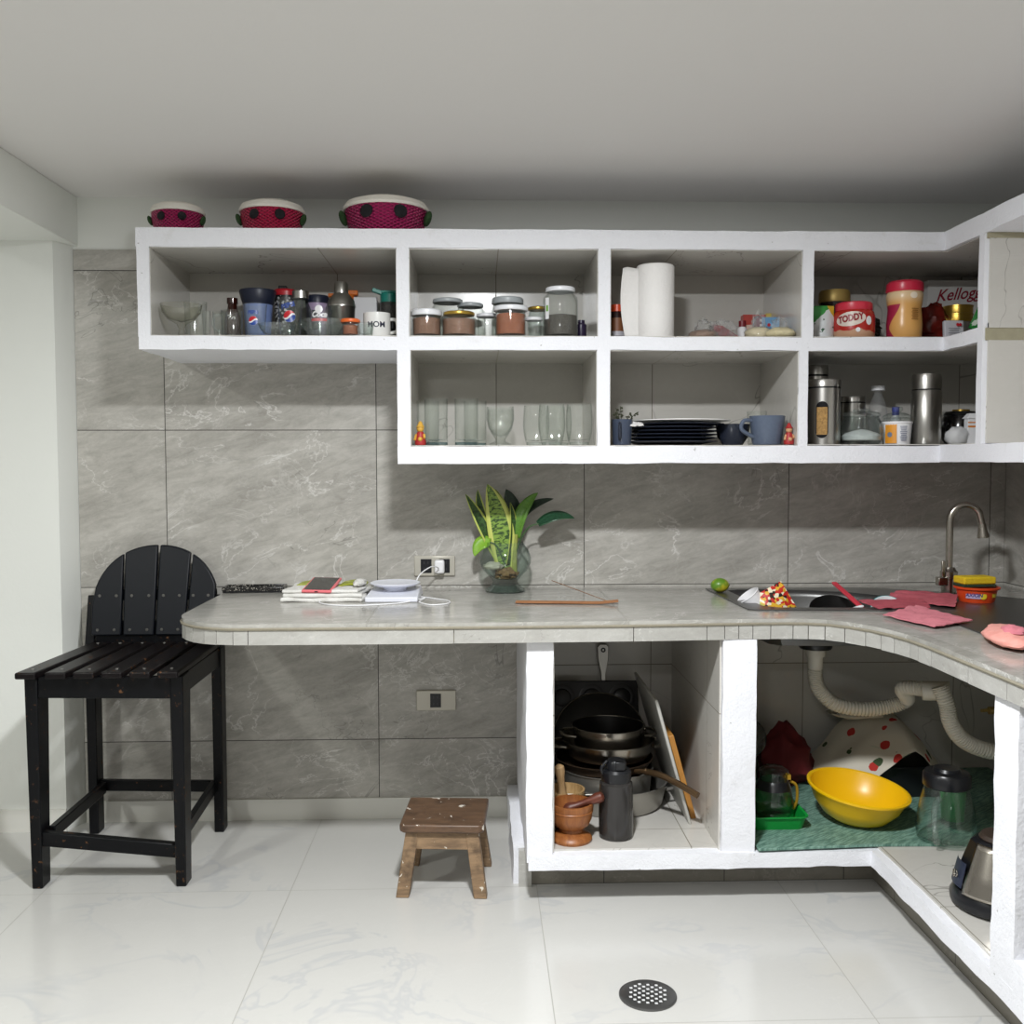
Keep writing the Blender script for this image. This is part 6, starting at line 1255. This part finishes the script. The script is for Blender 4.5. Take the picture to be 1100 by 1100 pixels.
for i in range(9): q.add(*(lambda m: (m.v, m.f))(flat_rect(0.026 - 0.003 * (i % 3), 0.003, 4, 1, c=(0, -0.006 * i))))
on_cyl(q, 0.0514, 0.062, 0.08).obj('small_print', plain('print_grey_blue', '8a8ea0', 0.5), ct)
jl = thing('candy_jar', 'glass jar with a domed glass knob lid behind the orange-printed tub', 'jar', (2.716, -0.25, ZL))
B().lathe([(0, 0), (0.045, 0), (0.052, 0.02), (0.052, 0.085), (0.046, 0.098), (0, 0.10)], 32).obj('body', 'glass_thick', jl)
B().lathe([(0, 0.099), (0.050, 0.099), (0.050, 0.106), (0.030, 0.116), (0.012, 0.120), (0.020, 0.128), (0.018, 0.138), (0, 0.141)], 32).obj('lid', 'glass_thick', jl)
bp = thing('blue_bottle', 'small blue-topped bottle half hidden left of the steel flask', 'bottle', (2.745, -0.17, ZL)); B().lathe([(0, 0), (0.018, 0), (0.018, 0.10), (0.010, 0.11), (0.010, 0.115), (0, 0.115)], 18).obj('body', 'white_pl', bp); B().lathe([(0, 0.113), (0.013, 0.113), (0.013, 0.142), (0, 0.143)], 18).obj('cap', plain('blue_cap', '2a3aa8', 0.4), bp)
th = thing('vacuum_flask', 'tall stainless steel vacuum flask in the corner compartment', 'flask', (2.766, -0.375, ZL))
B().lathe([(0, 0), (0.049, 0), (0.051, 0.004), (0.051, 0.186), (0.049, 0.189), (0, 0.189)], 40).obj('body', 'steel', th)
B().lathe([(0, 0.188), (0.0485, 0.188), (0.0485, 0.194), (0, 0.194)], 36).obj('seal', 'black', th)
B().lathe([(0, 0.193), (0.050, 0.193), (0.050, 0.232), (0.046, 0.246), (0.030, 0.250), (0, 0.250)], 40).obj('cup_lid', 'steel', th)
bk = thing('bean_pot', 'round black pot with a gold lid right of the steel flask', 'pot', (2.960, -0.235, ZL))
B().lathe([(0, 0), (0.05, 0), (0.072, 0.03), (0.074, 0.07), (0.062, 0.104), (0, 0.106)], 36).obj('body', plain('black_glaze', '1c1918', 0.15), bk)
B().lathe([(0, 0.105), (0.058, 0.105), (0.060, 0.112), (0.052, 0.122), (0.02, 0.126), (0, 0.126)], 36).obj('lid', plain('black_lid', '20201f', 0.3), bk); B().lathe([(0, 0.124), (0.030, 0.124), (0.030, 0.130), (0, 0.131)], 28).obj('lid_center', 'gold', bk)
wsp = bag('white paper bag with clear plastic, right of the flask', (2.870, -0.39, ZL), (0.040, 0.035, 0.036), plain('white_salt', 'd9d9da', 0.8), False, 41.0)
sc2 = thing('salt_carton', 'small white carton with orange stripes against the corner divider', 'box', (2.915, -0.40, ZL)); b = B(); b.cbox((0, 0, 0.045), (0.036, 0.03, 0.09)); b.hexa([(-0.024, -0.02, 0.09), (0.018, -0.02, 0.09), (-0.024, 0.02, 0.09), (0.018, 0.02, 0.09), (-0.010, -0.012, 0.108), (0.018, -0.012, 0.108), (-0.010, 0.012, 0.108), (0.018, 0.012, 0.108)]); b.obj('carton', 'white_pl', sc2, bevel=0.001)
b = B(); b.cbox((0, -0.0155, 0.062), (0.036, 0.001, 0.006)); b.cbox((0, -0.0155, 0.076), (0.036, 0.001, 0.004)); b.obj('stripe', plain('carton_orange', 'd9822e', 0.4), sc2)
# doll on the shelf running along the right wall
dl = thing('doll', 'small round-headed doll with dark red cap on the right-hand shelf', 'doll', (2.835, -0.975, ZL - 0.001))
B().lathe([(0, 0), (0.040, 0), (0.044, 0.008), (0.042, 0.022), (0.03, 0.028), (0, 0.03)], 28).obj('dress', plain('lime_green_cloth', '7fb52a', 0.7), dl)
b = B(); b.ball((0, 0, 0.050), (0.046, 0.040, 0.030), 24); b.ball((0, -0.041, 0.046), 0.004, 8); b.obj('head', plain('doll_skin', 'e2c2ae', 0.6), dl)
b = B(); b.ball((0, 0, 0.066), (0.042, 0.040, 0.022), 22); b.obj('cap', plain('dark_red_cap', '3a1c22', 0.7), dl); b = B(); b.lathe([(0.040, 0.058), (0.044, 0.060), (0.042, 0.066), (0.038, 0.067)], 24); b.obj('cap_band', 'red', dl)
b = B(); b.ball((-0.018, -0.036, 0.054), 0.003, 8); b.ball((0.012, -0.039, 0.054), 0.003, 8); b.obj('eye', 'black', dl)

# repeats of one kind share a group
GROUPS = {'glass_jar': 'lidded glass jars on the upper shelf', 'wicker_basket': 'pink baskets on top of the shelf', 'mortar': 'wooden mortars', 'pestle': 'wooden pestles', 'travel_tumbler': 'lidded tumblers on the upper shelf', 'soda_glass': 'emblem glasses on the upper shelf', 'drinking_glass': 'plain glasses on the shelves', 'glass_dish': 'clear glass dishes on the upper shelf', 'gold_tin': 'stacked gold tins', 'dishcloth': 'pink cloths by the sink', 'canister': 'steel canisters on the lower shelf', 'food_bag': 'clear food bags on the upper shelf', 'figurine': 'little figurines on the lower shelf', 'socket_plate': 'wall sockets', 'sports_bottle': 'sports bottles on the upper shelf'}
for o in list(bpy.data.objects):
    k = o.name.split('.')[0]
    if o.parent is None and k in GROUPS and 'category' in o: o['group'] = GROUPS[k]
